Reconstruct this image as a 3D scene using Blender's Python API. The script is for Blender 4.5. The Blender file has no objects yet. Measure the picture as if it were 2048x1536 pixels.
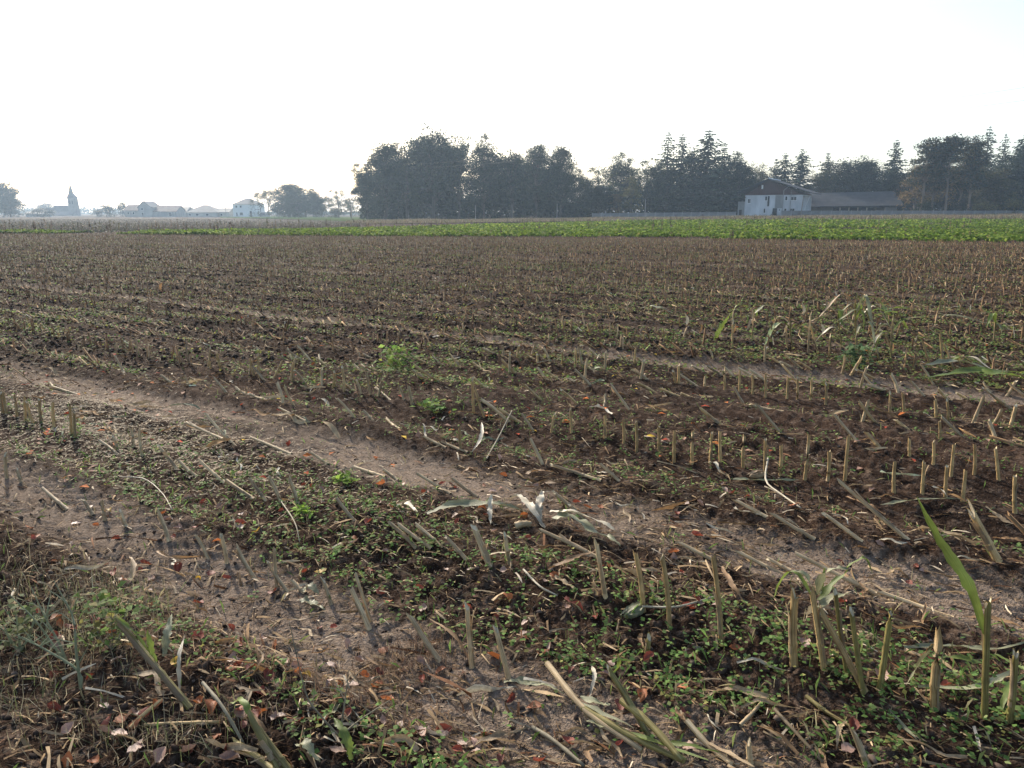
import bpy, math, random
import numpy as np
from mathutils import Vector, Matrix

# ------------------------------------------------------------------ camera, sky, sun, exposure
scene = bpy.context.scene
COL = scene.collection
F_PX, CX, CY = 1500.0, 1024.0, 768.0            # focal length and centre in photograph pixels
PITCH = math.radians(12.92)
EYE = np.array([0.0, 0.0, 1.70])
cam_data = bpy.data.cameras.new('camera')
cam_data.sensor_width = 36.0
cam_data.lens = 36.0 * F_PX / 2048.0
cam_data.clip_start, cam_data.clip_end = 0.05, 12000
cam = bpy.data.objects.new('camera', cam_data)
cam.location = EYE
cam.rotation_euler = (math.pi / 2 - PITCH, 0, 0)
COL.objects.link(cam)
scene.camera = cam

SUN_AZ, SUN_EL = math.radians(-32), math.radians(29)     # azimuth from +Y towards +X
world = bpy.data.worlds.new('World')
scene.world = world
world.use_nodes = True
wn = world.node_tree
sky = wn.nodes.new('ShaderNodeTexSky')
sky.sky_type = 'NISHITA'
sky.sun_disc = False
sky.sun_elevation = SUN_EL
sky.sun_rotation = SUN_AZ
sky.altitude = 100
sky.air_density, sky.dust_density, sky.ozone_density = 1.0, 2.6, 1.0
bg = wn.nodes['Background']
wn.links.new(sky.outputs['Color'], bg.inputs['Color'])
bg.inputs['Strength'].default_value = 0.15
sun_d = bpy.data.lights.new('sun', 'SUN')
sun_d.energy = 3.4
sun_d.angle = math.radians(0.6)
sun_d.color = (1.0, 0.92, 0.80)
sun = bpy.data.objects.new('sun', sun_d)
sdir = Vector((math.sin(SUN_AZ) * math.cos(SUN_EL), math.cos(SUN_AZ) * math.cos(SUN_EL), math.sin(SUN_EL)))
sun.rotation_euler = (-sdir).to_track_quat('-Z', 'Y').to_euler()
sun.location = sdir * 50
COL.objects.link(sun)
vs = scene.view_settings
vs.view_transform, vs.look, vs.exposure, vs.gamma = 'Standard', 'None', 1.0, 1.0
cy = scene.cycles
cy.max_bounces, cy.diffuse_bounces, cy.glossy_bounces = 4, 2, 1
cy.transmission_bounces, cy.transparent_max_bounces, cy.volume_bounces = 3, 2, 1
cy.use_denoising = True
cy.denoiser = 'OPENIMAGEDENOISE'
cy.denoising_prefilter = 'ACCURATE'
cy.denoising_input_passes = 'RGB_ALBEDO_NORMAL'
cy.sample_clamp_indirect = 4.0

RNG = np.random.default_rng(7)
random.seed(7)

# ------------------------------------------------------------------ noise and terrain
def _hash(ix, iy, seed):
    h = (ix.astype(np.int64) * 374761393 + iy.astype(np.int64) * 668265263 + seed * 974711) & 0xFFFFFFFF
    h = ((h ^ (h >> 13)) * 1274126177) & 0xFFFFFFFF
    h = h ^ (h >> 16)
    return (h & 0xFFFFFF).astype(np.float64) / float(0xFFFFFF)

def vnoise(x, y, seed=0):
    x = np.asarray(x, float); y = np.asarray(y, float)
    ix, iy = np.floor(x), np.floor(y)
    fx, fy = x - ix, y - iy
    u = fx * fx * fx * (fx * (fx * 6 - 15) + 10)
    v = fy * fy * fy * (fy * (fy * 6 - 15) + 10)
    a, b = _hash(ix, iy, seed), _hash(ix + 1, iy, seed)
    c, d = _hash(ix, iy + 1, seed), _hash(ix + 1, iy + 1, seed)
    return (a + (b - a) * u) * (1 - v) + (c + (d - c) * u) * v - 0.5

def smooth(a, b, x):
    t = np.clip((np.asarray(x, float) - a) / (b - a), 0, 1)
    return t * t * (3 - 2 * t)

ROW_A = math.radians(34)                        # rows run 34 degrees off the picture plane
TX, TY = math.cos(ROW_A), -math.sin(ROW_A)      # along the rows: right and towards the camera
NX, NY = math.sin(ROW_A), math.cos(ROW_A)       # across the rows
ROW_W = 0.76
S0 = 2.92                                       # offset of the near row (set from the photograph below)
TRACKS = [(0.88, 0.29, 1.0), (5.35, 0.28, 1.0), (-0.86, 0.27, 0.95), (7.55, 0.22, 0.4), (12.6, 0.3, 0.6), (14.5, 0.3, 0.5), (21.3, .3, .6), (23.2, .3, .5), (33, .3, .5)]

def track_mask(s, t):
    m = np.zeros_like(s)
    w = s - S0 + 0.06 * vnoise(t * 0.7, s * 0.2, 31)
    for off, half, k in TRACKS:
        g = 1 - smooth(half * 0.55, half * 1.35, np.abs(w - off))
        g = g * k * np.clip(0.85 + 0.75 * vnoise(t * 0.55 + off, s * .5 + 9, 32) + .6 * vnoise(t * 2.3 + off, s * 4.1, 33), .4, 1)
        m = np.maximum(m, g)
    return m

def base_height(x, y):
    x = np.asarray(x, float); y = np.asarray(y, float)
    yy = np.maximum(y, 0)
    az = np.arctan2(x, np.maximum(y, 1.0))
    side = smooth(-0.30, 0.35, az)
    z = smooth(60, 185, yy) * (-0.45 + 1.0 * side)
    return z - 0.45 * smooth(200, 420, yy)

def ground_h(x, y):
    x = np.asarray(x, float); y = np.asarray(y, float)
    d = np.hypot(x, y)
    s = x * NX + y * NY; t = x * TX + y * TY
    z = base_height(x, y)
    near = 1 - smooth(30, 62, d)
    tm = track_mask(s, t)
    ridge = 0.030 * np.cos(2 * np.pi * (s - S0) / ROW_W) * (0.75 + 0.9 * vnoise(t * 0.8, s * 0.6, 2))
    big = 0.100 * vnoise(s * 1.5, t * 0.42, 3) + 0.035 * vnoise(s * 2.9, t * 1.2, 4)
    rough = 1 - 0.72 * tm
    f1 = 1 - smooth(14, 30, d); f2 = 1 - smooth(7, 16, d); f3 = 1 - smooth(4, 9, d)
    lump = np.abs(vnoise(x * 7, y * 7, 5)) * 0.045 * f1
    lump = lump + np.abs(vnoise(x * 15 + 3, y * 15, 6)) * 0.045 * f2
    lump = lump + np.abs(vnoise(x * 33, y * 33 + 5, 8)) * 0.034 * f3
    lump = lump + vnoise(x * 70, y * 70 + 5, 9) * 0.012 * f3
    patch = np.clip(0.85 + 1.0 * vnoise(x * 1.3, y * 1.3, 11), 0.4, 1.2)
    # lug prints pressed across the wheel tracks
    lug = 0.016 * np.sin(2 * np.pi * (t + 0.6 * np.abs(s * 3 % 1 - .5)) / 0.17) * tm * f2 * np.clip(0.3 + 1.6 * vnoise(t * .8, s, 13), 0, 1)
    return z + near * ((ridge + big) * (1 - 0.5 * tm) + lump * rough * patch - 0.045 * tm + lug)

# pixel of the photograph -> place on the ground / at a distance
_f = np.array([0, math.cos(PITCH), -math.sin(PITCH)]); _u = np.array([0, math.sin(PITCH), math.cos(PITCH)])
def ray(px, py):
    return np.array([1.0, 0, 0]) * (px - CX) / F_PX + _u * (CY - py) / F_PX + _f
def G(px, py, dz=0.0):
    d = ray(px, py); z = 0.0
    for _ in range(4):
        k = (z - EYE[2]) / d[2]; p = EYE + d * k
        z = float(ground_h(p[0:1], p[1:2])[0])
    return np.array([p[0], p[1], z + dz])
def at(px, py, Y):
    d = ray(px, py); return EYE + d * ((Y - EYE[1]) / d[1])
def onground(x, y, dz=0.0):
    return np.array([x, y, float(ground_h(np.array([x]), np.array([y]))[0]) + dz])
_d = ray(1200, 1190); _p = EYE + _d * (-EYE[2] / _d[2])
S0 = _p[0] * NX + _p[1] * NY
_d = ray(1610, 957); _p = EYE + _d * (-EYE[2] / _d[2])
ROW_W = (_p[0] * NX + _p[1] * NY - S0) / 3.0

# ------------------------------------------------------------------ materials
def _nodes(name):
    m = bpy.data.materials.new(name); m.use_nodes = True
    nt = m.node_tree
    return m, nt, nt.nodes['Principled BSDF'], nt.nodes['Material Output']
def _mixc(nt, a, b, fac, kind='MIX'):
    n = nt.nodes.new('ShaderNodeMix'); n.data_type = 'RGBA'; n.blend_type = kind
    for i, v in ((6, a), (7, b)):
        if hasattr(v, 'links'): nt.links.new(v, n.inputs[i])
        else: n.inputs[i].default_value = (*v, 1)
    if hasattr(fac, 'links'): nt.links.new(fac, n.inputs[0])
    else: n.inputs[0].default_value = fac
    return n.outputs[2]
def _noise(nt, scale, detail=4, rough=0.6, vec=None, coord='Object'):
    n = nt.nodes.new('ShaderNodeTexNoise'); n.inputs['Scale'].default_value = scale
    n.inputs['Detail'].default_value = detail; n.inputs['Roughness'].default_value = rough
    if vec is None:
        tc = nt.nodes.new('ShaderNodeTexCoord'); vec = tc.outputs[coord]
    nt.links.new(vec, n.inputs['Vector'])
    return n.outputs['Fac']
def _ramp(nt, fac, stops):
    r = nt.nodes.new('ShaderNodeValToRGB'); nt.links.new(fac, r.inputs[0])
    while len(r.color_ramp.elements) < len(stops): r.color_ramp.elements.new(0.5)
    for e, (p, c) in zip(r.color_ramp.elements, stops): e.position = p; e.color = (*c, 1)
    return r.outputs['Color']
def _bump(nt, bsdf, height, strength, dist):
    b = nt.nodes.new('ShaderNodeBump'); b.inputs['Strength'].default_value = strength; b.inputs['Distance'].default_value = dist
    nt.links.new(height, b.inputs['Height']); nt.links.new(b.outputs[0], bsdf.inputs['Normal'])
def _translucent(nt, bsdf, out, color, amount):
    t = nt.nodes.new('ShaderNodeBsdfTranslucent'); mx = nt.nodes.new('ShaderNodeMixShader')
    if hasattr(color, 'links'): nt.links.new(color, t.inputs[0])
    else: t.inputs[0].default_value = (*color, 1)
    mx.inputs[0].default_value = amount
    nt.links.new(bsdf.outputs[0], mx.inputs[1]); nt.links.new(t.outputs[0], mx.inputs[2]); nt.links.new(mx.outputs[0], out.inputs[0])

def mat_plain(name, c1, c2, scale=3, rough=0.8, bump=0.0, transl=0.0, rnd=0.0, spec=0.3, stretch=None):
    m, nt, b, o = _nodes(name)
    vec = None
    if stretch:
        tc = nt.nodes.new('ShaderNodeTexCoord'); mp = nt.nodes.new('ShaderNodeMapping')
        mp.inputs['Scale'].default_value = stretch; nt.links.new(tc.outputs['Object'], mp.inputs[0]); vec = mp.outputs[0]
    f = _noise(nt, scale, vec=vec)
    c = _ramp(nt, f, [(0.32, c1), (0.68, c2)])
    if rnd:
        oi = nt.nodes.new('ShaderNodeObjectInfo'); hs = nt.nodes.new('ShaderNodeHueSaturation')
        mr = nt.nodes.new('ShaderNodeMapRange'); nt.links.new(oi.outputs['Random'], mr.inputs[0])
        mr.inputs[3].default_value = 1 - rnd; mr.inputs[4].default_value = 1 + rnd
        nt.links.new(mr.outputs[0], hs.inputs['Value']); nt.links.new(c, hs.inputs['Color']); c = hs.outputs[0]
    nt.links.new(c, b.inputs['Base Color'])
    b.inputs['Roughness'].default_value = rough; b.inputs['Specular IOR Level'].default_value = spec
    if bump: _bump(nt, b, f, bump, 0.01)
    if transl: _translucent(nt, b, o, c, transl)
    return m
def mat_fibre(name, stops, scale=5, rough=0.6, bump=0.4, transl=0.0, rnd=0.3, spec=0.35):
    """stalk or leaf blade: streaks that run along the fibre coordinate, blotches across it"""
    m, nt, b, o = _nodes(name)
    a = nt.nodes.new('ShaderNodeAttribute'); a.attribute_name = 'fib'
    f = _noise(nt, scale, 5, .7, a.outputs['Vector']); g = _noise(nt, 9, 3, .6)
    c = _ramp(nt, f, stops)
    c = _mixc(nt, c, _ramp(nt, g, [(0.3, (.62, .58, .54)), (0.65, (1.12, 1.1, 1.06))]), 1.0, 'MULTIPLY')
    oi = nt.nodes.new('ShaderNodeObjectInfo'); hs = nt.nodes.new('ShaderNodeHueSaturation'); mr = nt.nodes.new('ShaderNodeMapRange')
    nt.links.new(oi.outputs['Random'], mr.inputs[0]); mr.inputs[3].default_value = 1 - rnd; mr.inputs[4].default_value = 1 + rnd
    nt.links.new(mr.outputs[0], hs.inputs['Value']); nt.links.new(c, hs.inputs['Color']); c = hs.outputs[0]
    nt.links.new(c, b.inputs['Base Color']); b.inputs['Roughness'].default_value = rough; b.inputs['Specular IOR Level'].default_value = spec
    _bump(nt, b, f, bump, 0.004)
    if transl: _translucent(nt, b, o, c, transl)
    return m
def mat_attr(name, rough=0.75, transl=0.0, spec=0.3, var=0.35, vscale=20):
    m, nt, b, o = _nodes(name)
    a = nt.nodes.new('ShaderNodeAttribute'); a.attribute_name = 'col'
    f = _noise(nt, vscale)
    g = _ramp(nt, f, [(0.3, (1 - var,) * 3), (0.7, (1 + var,) * 3)])
    c = _mixc(nt, a.outputs['Color'], g, 1.0, 'MULTIPLY')
    nt.links.new(c, b.inputs['Base Color'])
    b.inputs['Roughness'].default_value = rough; b.inputs['Specular IOR Level'].default_value = spec
    if transl: _translucent(nt, b, o, c, transl)
    return m

def mat_soil():
    m, nt, b, o = _nodes('field_soil')
    n1 = _noise(nt, 0.9, 2, .6); n2 = _noise(nt, 14, 4, .75); n3 = _noise(nt, 70, 2, .7)
    c = _ramp(nt, n2, [(0.28, (0.016, 0.0095, 0.0063)), (0.5, (0.033, 0.0205, 0.0137)), (0.74, (0.070, 0.046, 0.032))])
    c = _mixc(nt, c, _ramp(nt, n1, [(0.35, (0.75, 0.75, 0.76)), (0.68, (1.35, 1.3, 1.27))]), 1.0, 'MULTIPLY')
    a = nt.nodes.new('ShaderNodeAttribute'); a.attribute_name = 'track'
    dry = _ramp(nt, n3, [(0.3, (0.115, 0.084, 0.061)), (0.7, (0.24, 0.186, 0.14))])
    mth = nt.nodes.new('ShaderNodeMath'); mth.operation = 'MULTIPLY_ADD'
    nt.links.new(n2, mth.inputs[0]); mth.inputs[1].default_value = 2.0; mth.inputs[2].default_value = -1.0
    ad = nt.nodes.new('ShaderNodeMath'); ad.operation = 'ADD'; ad.use_clamp = True
    nt.links.new(a.outputs['Fac'], ad.inputs[0]); nt.links.new(mth.outputs[0], ad.inputs[1])
    c = _mixc(nt, c, dry, ad.outputs[0])
    nt.links.new(c, b.inputs['Base Color'])
    b.inputs['Roughness'].default_value = 1.0; b.inputs['Specular IOR Level'].default_value = 0.04
    h = nt.nodes.new('ShaderNodeMath'); h.operation = 'ADD'; nt.links.new(n2, h.inputs[0]); nt.links.new(n3, h.inputs[1])
    _bump(nt, b, h.outputs[0], 0.75, 0.02)
    return m

M = {
    'soil': mat_soil(),
    'leafcol': mat_attr('mixed_leaf', 0.7, 0.42, 0.1),
    'litter': mat_attr('dry_litter', 0.8, 0.15, 0.1),
    'clod': mat_attr('soil_crumb', 0.95, 0.0, 0.15),
    'foliage': mat_attr('tree_foliage', 0.75, 0.12, 0.12, .35, 0.4),
    'beet': mat_attr('beet_leaf', 0.75, 0.42, 0.08, .25, 2),
    'grass': mat_attr('grass_blade', 0.7, 0.35, 0.2),
    'stalk': mat_fibre('maize_stalk', [(0.33, (0.14, 0.082, 0.03)), (0.5, (0.44, 0.295, 0.125)), (0.67, (0.64, 0.46, 0.22))], 4, .6, .5),
    'stalk_grey': mat_fibre('weathered_maize_stalk', [(0.33, (0.16, 0.102, 0.05)), (0.5, (0.48, 0.352, 0.195)), (0.67, (0.70, 0.545, 0.325))], 4, .65, .5),
    'stalk_green': mat_fibre('green_maize_stalk', [(0.33, (0.10, 0.072, 0.024)), (0.5, (0.235, 0.195, 0.06)), (0.67, (0.38, 0.31, 0.12))], 4, .55, .3, .08, .2),
    'pith': mat_plain('stalk_pith', (0.45, 0.36, 0.22), (0.62, 0.52, 0.36), 60, 0.9),
    'sheath': mat_fibre('dry_leaf_sheath', [(0.25, (0.17, 0.11, 0.055)), (0.5, (0.34, 0.25, 0.145)), (0.75, (0.50, 0.40, 0.265))], 6, .65, .5, .25),
    'dry_leaf': mat_fibre('dry_maize_leaf', [(0.25, (0.17, 0.11, 0.055)), (0.5, (0.34, 0.25, 0.145)), (0.75, (0.50, 0.40, 0.27))], 6, .6, .5, .22),
    'brown_leaf': mat_fibre('brown_maize_leaf', [(0.25, (0.13, 0.065, 0.028)), (0.5, (0.28, 0.165, 0.075)), (0.75, (0.42, 0.29, 0.15))], 6, .6, .5, .28),
    'pale_leaf': mat_fibre('bleached_maize_leaf', [(0.25, (0.20, 0.155, 0.09)), (0.5, (0.44, 0.385, 0.275)), (0.7, (0.64, 0.585, 0.45))], 6, .5, .5, .15, .12, .45),
    'green_leaf': mat_fibre('green_maize_leaf', [(0.25, (0.085, 0.13, 0.025)), (0.5, (0.15, 0.205, 0.042)), (0.75, (0.25, 0.29, 0.08))], 6, .5, .3, .40, .15, .4),
    'grey_green_leaf': mat_fibre('grey_green_maize_leaf', [(0.3, (0.11, 0.10, 0.05)), (0.5, (0.23, 0.235, 0.13)), (0.7, (0.38, 0.375, 0.245))], 6, .5, .4, .25, .15, .4),
    'twig': mat_plain('dry_weed_stem', (0.14, 0.115, 0.07), (0.27, 0.23, 0.15), 20, 0.7, 0, 0, .2),
    'green_twig': mat_plain('pale_green_stem', (0.17, 0.18, 0.09), (0.32, 0.32, 0.19), 20, 0.6, 0, 0, .2),
    'bark': mat_plain('tree_bark', (0.05, 0.042, 0.034), (0.12, 0.10, 0.08), 2.5, 0.9, 0.5, stretch=(1, 1, .2)),
    'pine_bark': mat_plain('pine_bark', (0.13, 0.10, 0.075), (0.27, 0.215, 0.165), 1.2, 0.9, 0.5, stretch=(1, 1, .25)),
    'leaf_red': mat_plain('fallen_leaf_red', (0.14, 0.032, 0.02), (0.31, 0.075, 0.036), 30, 0.6, 0.3, 0.25, 0.35, .45),
    'leaf_orange': mat_plain('fallen_leaf_orange', (0.24, 0.07, 0.022), (0.42, 0.145, 0.045), 30, 0.6, 0.3, 0.3, 0.3, .45),
    'leaf_brown': mat_plain('fallen_leaf_brown', (0.19, 0.105, 0.07), (0.40, 0.25, 0.18), 30, 0.45, 0.3, 0.15, 0.3, .5),
    'leaf_yellow': mat_plain('fallen_leaf_yellow', (0.38, 0.22, 0.03), (0.52, 0.34, 0.06), 30, 0.5, 0.3, 0.35, 0.2, .45),
}

# ------------------------------------------------------------------ object helpers
def tag(o, label=None, cat=None, group=None, kind=None):
    if label: o['label'] = label
    if cat: o['category'] = cat
    if group: o['group'] = group
    if kind: o['kind'] = kind
    return o
def link(name, me, mat=None, parent=None, loc=None):
    o = bpy.data.objects.new(name, me)
    if mat is not None and me is not None and not me.materials: me.materials.append(mat)
    COL.objects.link(o)
    if parent is not None: o.parent = parent
    if loc is not None: o.location = loc
    return o
def empty(name, loc=(0, 0, 0), rz=0.0):
    o = bpy.data.objects.new(name, None); o.empty_display_size = 0.2
    o.location = loc; o.rotation_euler = (0, 0, rz); COL.objects.link(o); return o
def mesh_py(name, V, F, smooth_shade=True, fib=None):
    me = bpy.data.meshes.new(name); me.from_pydata([tuple(v) for v in V], [], F); 
    if smooth_shade: me.polygons.foreach_set('use_smooth', [True] * len(F))
    if fib is not None:
        me.attributes.new('fib', 'FLOAT_VECTOR', 'POINT').data.foreach_set('vector', np.asarray(fib, np.float32).ravel())
    me.update(); return me

class Soup:
    """many small pieces joined into one mesh, with one colour for each piece"""
    def __init__(s): s.v, s.f, s.c, s.n = [], [], [], 0
    def add(s, V, F, C):                         # V (n,k,3), F (m,4) or (m,3), C (n,3)
        n, k = V.shape[:2]
        off = (np.arange(n) * k)[:, None, None] + s.n
        s.f.append((F[None] + off).reshape(-1, F.shape[1]))
        s.v.append(V.reshape(-1, 3)); s.c.append(np.repeat(C, k, axis=0)); s.n += n * k
    def place(s, T, F, pos, R, scale, C):        # template T (k,3), rotations R (n,3,3)
        sc = np.asarray(scale, float)
        if sc.ndim == 1: sc = sc[:, None]
        V = np.einsum('nij,nkj->nki', R, T[None] * sc[:, None, :]) + pos[:, None, :]
        s.add(V, F, C)
    def mesh(s, name, smooth_shade=False):
        me = bpy.data.meshes.new(name)
        V = np.concatenate(s.v).astype(np.float32); C = np.concatenate(s.c)
        loops = np.concatenate([f.ravel() for f in s.f]).astype(np.int32)
        tot = np.concatenate([np.full(len(f), f.shape[1]) for f in s.f]).astype(np.int32)
        start = np.concatenate([[0], np.cumsum(tot)[:-1]]).astype(np.int32)
        me.vertices.add(len(V)); me.vertices.foreach_set('co', V.ravel())
        me.loops.add(len(loops)); me.loops.foreach_set('vertex_index', loops)
        me.polygons.add(len(tot)); me.polygons.foreach_set('loop_start', start); me.polygons.foreach_set('loop_total', tot)
        if smooth_shade: me.polygons.foreach_set('use_smooth', np.ones(len(tot), bool))
        me.update(calc_edges=True)
        a = me.color_attributes.new('col', 'FLOAT_COLOR', 'POINT')
        a.data.foreach_set('color', np.concatenate([C, np.ones((len(C), 1))], 1).astype(np.float32).ravel())
        return me

def rotz(a):
    c, s = np.cos(a), np.sin(a); z = np.zeros_like(a); o = np.ones_like(a)
    return np.stack([np.stack([c, -s, z], -1), np.stack([s, c, z], -1), np.stack([z, z, o], -1)], -2)
def rotx(a):
    c, s = np.cos(a), np.sin(a); z = np.zeros_like(a); o = np.ones_like(a)
    return np.stack([np.stack([o, z, z], -1), np.stack([z, c, -s], -1), np.stack([z, s, c], -1)], -2)
def roty(a):
    c, s = np.cos(a), np.sin(a); z = np.zeros_like(a); o = np.ones_like(a)
    return np.stack([np.stack([c, z, s], -1), np.stack([z, o, z], -1), np.stack([-s, z, c], -1)], -2)
def rand_rot(n, tilt=math.pi, rng=RNG):
    return rotz(rng.uniform(0, 6.283, n)) @ rotx(rng.normal(0, 1, n) * tilt) @ rotz(rng.uniform(0, 6.283, n))
def pick(palette, n, jitter=0.15, rng=RNG):
    P = np.array([p[1] for p in palette], float); w = np.array([p[0] for p in palette], float); w /= w.sum()
    C = P[rng.choice(len(P), n, p=w)]
    return np.clip(C * np.exp(rng.normal(0, jitter, (n, 1))), 0, 0.9)

def tube(path, radii, sides=6, cap=False):
    path = [np.asarray(p, float) for p in path]; V = []; F = []
    for i, p in enumerate(path):
        d = path[min(i + 1, len(path) - 1)] - path[max(i - 1, 0)]
        d = d / (np.linalg.norm(d) + 1e-9)
        a = np.cross(d, [0, 0, 1.0]); 
        if np.linalg.norm(a) < 1e-3: a = np.array([1.0, 0, 0])
        a /= np.linalg.norm(a); b = np.cross(d, a)
        for k in range(sides):
            an = 2 * math.pi * k / sides
            V.append(p + (a * math.cos(an) + b * math.sin(an)) * radii[i])
    for i in range(len(path) - 1):
        for k in range(sides):
            k2 = (k + 1) % sides
            F.append((i * sides + k, i * sides + k2, (i + 1) * sides + k2, (i + 1) * sides + k))
    if cap: F.append(tuple((len(path) - 1) * sides + k for k in range(sides)))
    return V, F
def join(parts):
    V, F = [], []
    for v, f in parts:
        o = len(V); V.extend(v); F.extend(tuple(i + o for i in q) for q in f)
    return V, F
def box(x0, x1, y0, y1, z0, z1):
    V = [(x0, y0, z0), (x1, y0, z0), (x1, y1, z0), (x0, y1, z0), (x0, y0, z1), (x1, y0, z1), (x1, y1, z1), (x0, y1, z1)]
    F = [(3, 2, 1, 0), (4, 5, 6, 7), (0, 1, 5, 4), (1, 2, 6, 5), (2, 3, 7, 6), (3, 0, 4, 7)]
    return V, F

# ------------------------------------------------------------------ the ground: one sheet to the horizon
def build_ground():
    cols = np.concatenate([np.linspace(-math.pi, -0.84, 30)[:-1], np.linspace(-0.86, 0.86, 660), np.linspace(0.84, math.pi, 30)[1:]])
    ys = np.linspace(1700, 452, 470)
    ang = PITCH + np.arctan((ys - CY) / F_PX)
    r = EYE[2] / np.tan(ang)
    r = np.concatenate([[0.02, 0.5, 0.9, 1.2], r[r > 1.3], np.geomspace(r[-1] * 1.03, 2600, 50)])
    A, Rr = np.meshgrid(cols, r)
    X, Y = Rr * np.sin(A), Rr * np.cos(A)
    Z = ground_h(X.ravel(), Y.ravel()).reshape(X.shape)
    nr, nc = X.shape
    V = np.stack([X, Y, Z], -1).reshape(-1, 3)
    idx = np.arange(nr * nc).reshape(nr, nc)
    Fq = np.stack([idx[:-1, :-1], idx[:-1, 1:], idx[1:, 1:], idx[1:, :-1]], -1).reshape(-1, 4)[:, ::-1]
    me = bpy.data.meshes.new('ground')
    me.vertices.add(len(V)); me.vertices.foreach_set('co', V.astype(np.float32).ravel())
    me.loops.add(Fq.size); me.loops.foreach_set('vertex_index', Fq.astype(np.int32).ravel())
    me.polygons.add(len(Fq)); me.polygons.foreach_set('loop_start', np.arange(0, Fq.size, 4, dtype=np.int32))
    me.polygons.foreach_set('loop_total', np.full(len(Fq), 4, np.int32))
    me.polygons.foreach_set('use_smooth', np.ones(len(Fq), bool))
    me.update(calc_edges=True)
    at_ = me.attributes.new('track', 'FLOAT', 'POINT')
    s = V[:, 0] * NX + V[:, 1] * NY; t = V[:, 0] * TX + V[:, 1] * TY
    tm = track_mask(s, t) * (1 - smooth(20, 45, np.hypot(V[:, 0], V[:, 1])))
    at_.data.foreach_set('track', tm.astype(np.float32)) if False else at_.data.foreach_set('value', tm.astype(np.float32))
    tag(link('ground', me, M['soil']), kind='structure')
build_ground()

def sheet(name, pts_px, lift, mat, n=40):
    """a sheet of land between two lists of (X, Y) border points, laid over the ground"""
    near, far = pts_px
    V, F = [], []
    us = np.linspace(0, 1, n)
    nx, ny = np.interp(us, np.linspace(0, 1, len(near)), [p[0] for p in near]), np.interp(us, np.linspace(0, 1, len(near)), [p[1] for p in near])
    fx, fy = np.interp(us, np.linspace(0, 1, len(far)), [p[0] for p in far]), np.interp(us, np.linspace(0, 1, len(far)), [p[1] for p in far])
    m = 24
    for i in range(n):
        for j in range(m):
            w = j / (m - 1); x = nx[i] * (1 - w) + fx[i] * w; y = ny[i] * (1 - w) + fy[i] * w
            V.append((x, y, float(base_height(x, y)) + lift))
    for i in range(n - 1):
        for j in range(m - 1):
            F.append((i * m + j, (i + 1) * m + j, (i + 1) * m + j + 1, i * m + j + 1))
    tag(link(name, mesh_py(name, V, F), mat), kind='structure')
def XY(px, Y): p = at(px, 430, Y); return (p[0], Y)
m_farfield = mat_plain('far_field_stubble', (0.14, 0.12, 0.097), (0.215, 0.185, 0.15), 0.12, 1.0, 0, spec=0.0, stretch=(1, .25, 1))
m_meadow = mat_plain('meadow_grass', (0.055, 0.08, 0.032), (0.10, 0.125, 0.055), 0.1, 1.0, spec=0.0)
m_verge = mat_plain('dry_verge_soil', (0.10, 0.08, 0.055), (0.16, 0.135, 0.095), 0.4, 1.0, spec=0.0)
sheet('far_field', ([XY(-1400, 70), XY(0, 70), XY(400, 82), XY(690, 100)], [XY(-1400, 330), XY(0, 330), XY(450, 300), XY(690, 165)]), 0.10, m_farfield)
sheet('meadow', ([XY(440, 300), XY(560, 240), XY(690, 165)], [XY(440, 460), XY(560, 460), XY(860, 300)]), 0.18, m_meadow)
sheet('verge', ([XY(640, 118), XY(1160, 132), XY(1500, 134), XY(2048, 134), XY(2900, 130)], [XY(640, 200), XY(1160, 200), XY(1500, 200), XY(2048, 200), XY(2900, 200)]), 0.10, m_verge)

# ------------------------------------------------------------------ trees
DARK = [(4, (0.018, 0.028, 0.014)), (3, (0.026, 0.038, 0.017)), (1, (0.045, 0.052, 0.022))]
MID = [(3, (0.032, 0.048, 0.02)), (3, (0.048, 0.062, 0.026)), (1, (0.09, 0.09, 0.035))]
AUTUMN = [(3, (0.20, 0.13, 0.05)), (3, (0.27, 0.17, 0.06)), (2, (0.12, 0.105, 0.04))]
OLIVE = [(3, (0.085, 0.082, 0.032)), (2, (0.12, 0.095, 0.04)), (2, (0.05, 0.06, 0.025))]
YELLOW = [(3, (0.15, 0.135, 0.05)), (2, (0.20, 0.16, 0.06)), (2, (0.09, 0.10, 0.04))]
CONIF = [(4, (0.024, 0.040, 0.024)), (2, (0.036, 0.055, 0.030)), (1, (0.05, 0.065, 0.035))]
QUAD = np.array([[-.5, -.5, 0], [.5, -.5, .12], [.5, .5, 0], [-.5, .5, .12]]); QF = np.array([[0, 1, 2, 3]])
LEAFQ = np.array([[0, -.5, 0], [.34, 0, .1], [0, .5, 0], [-.34, 0, .1]])

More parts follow.
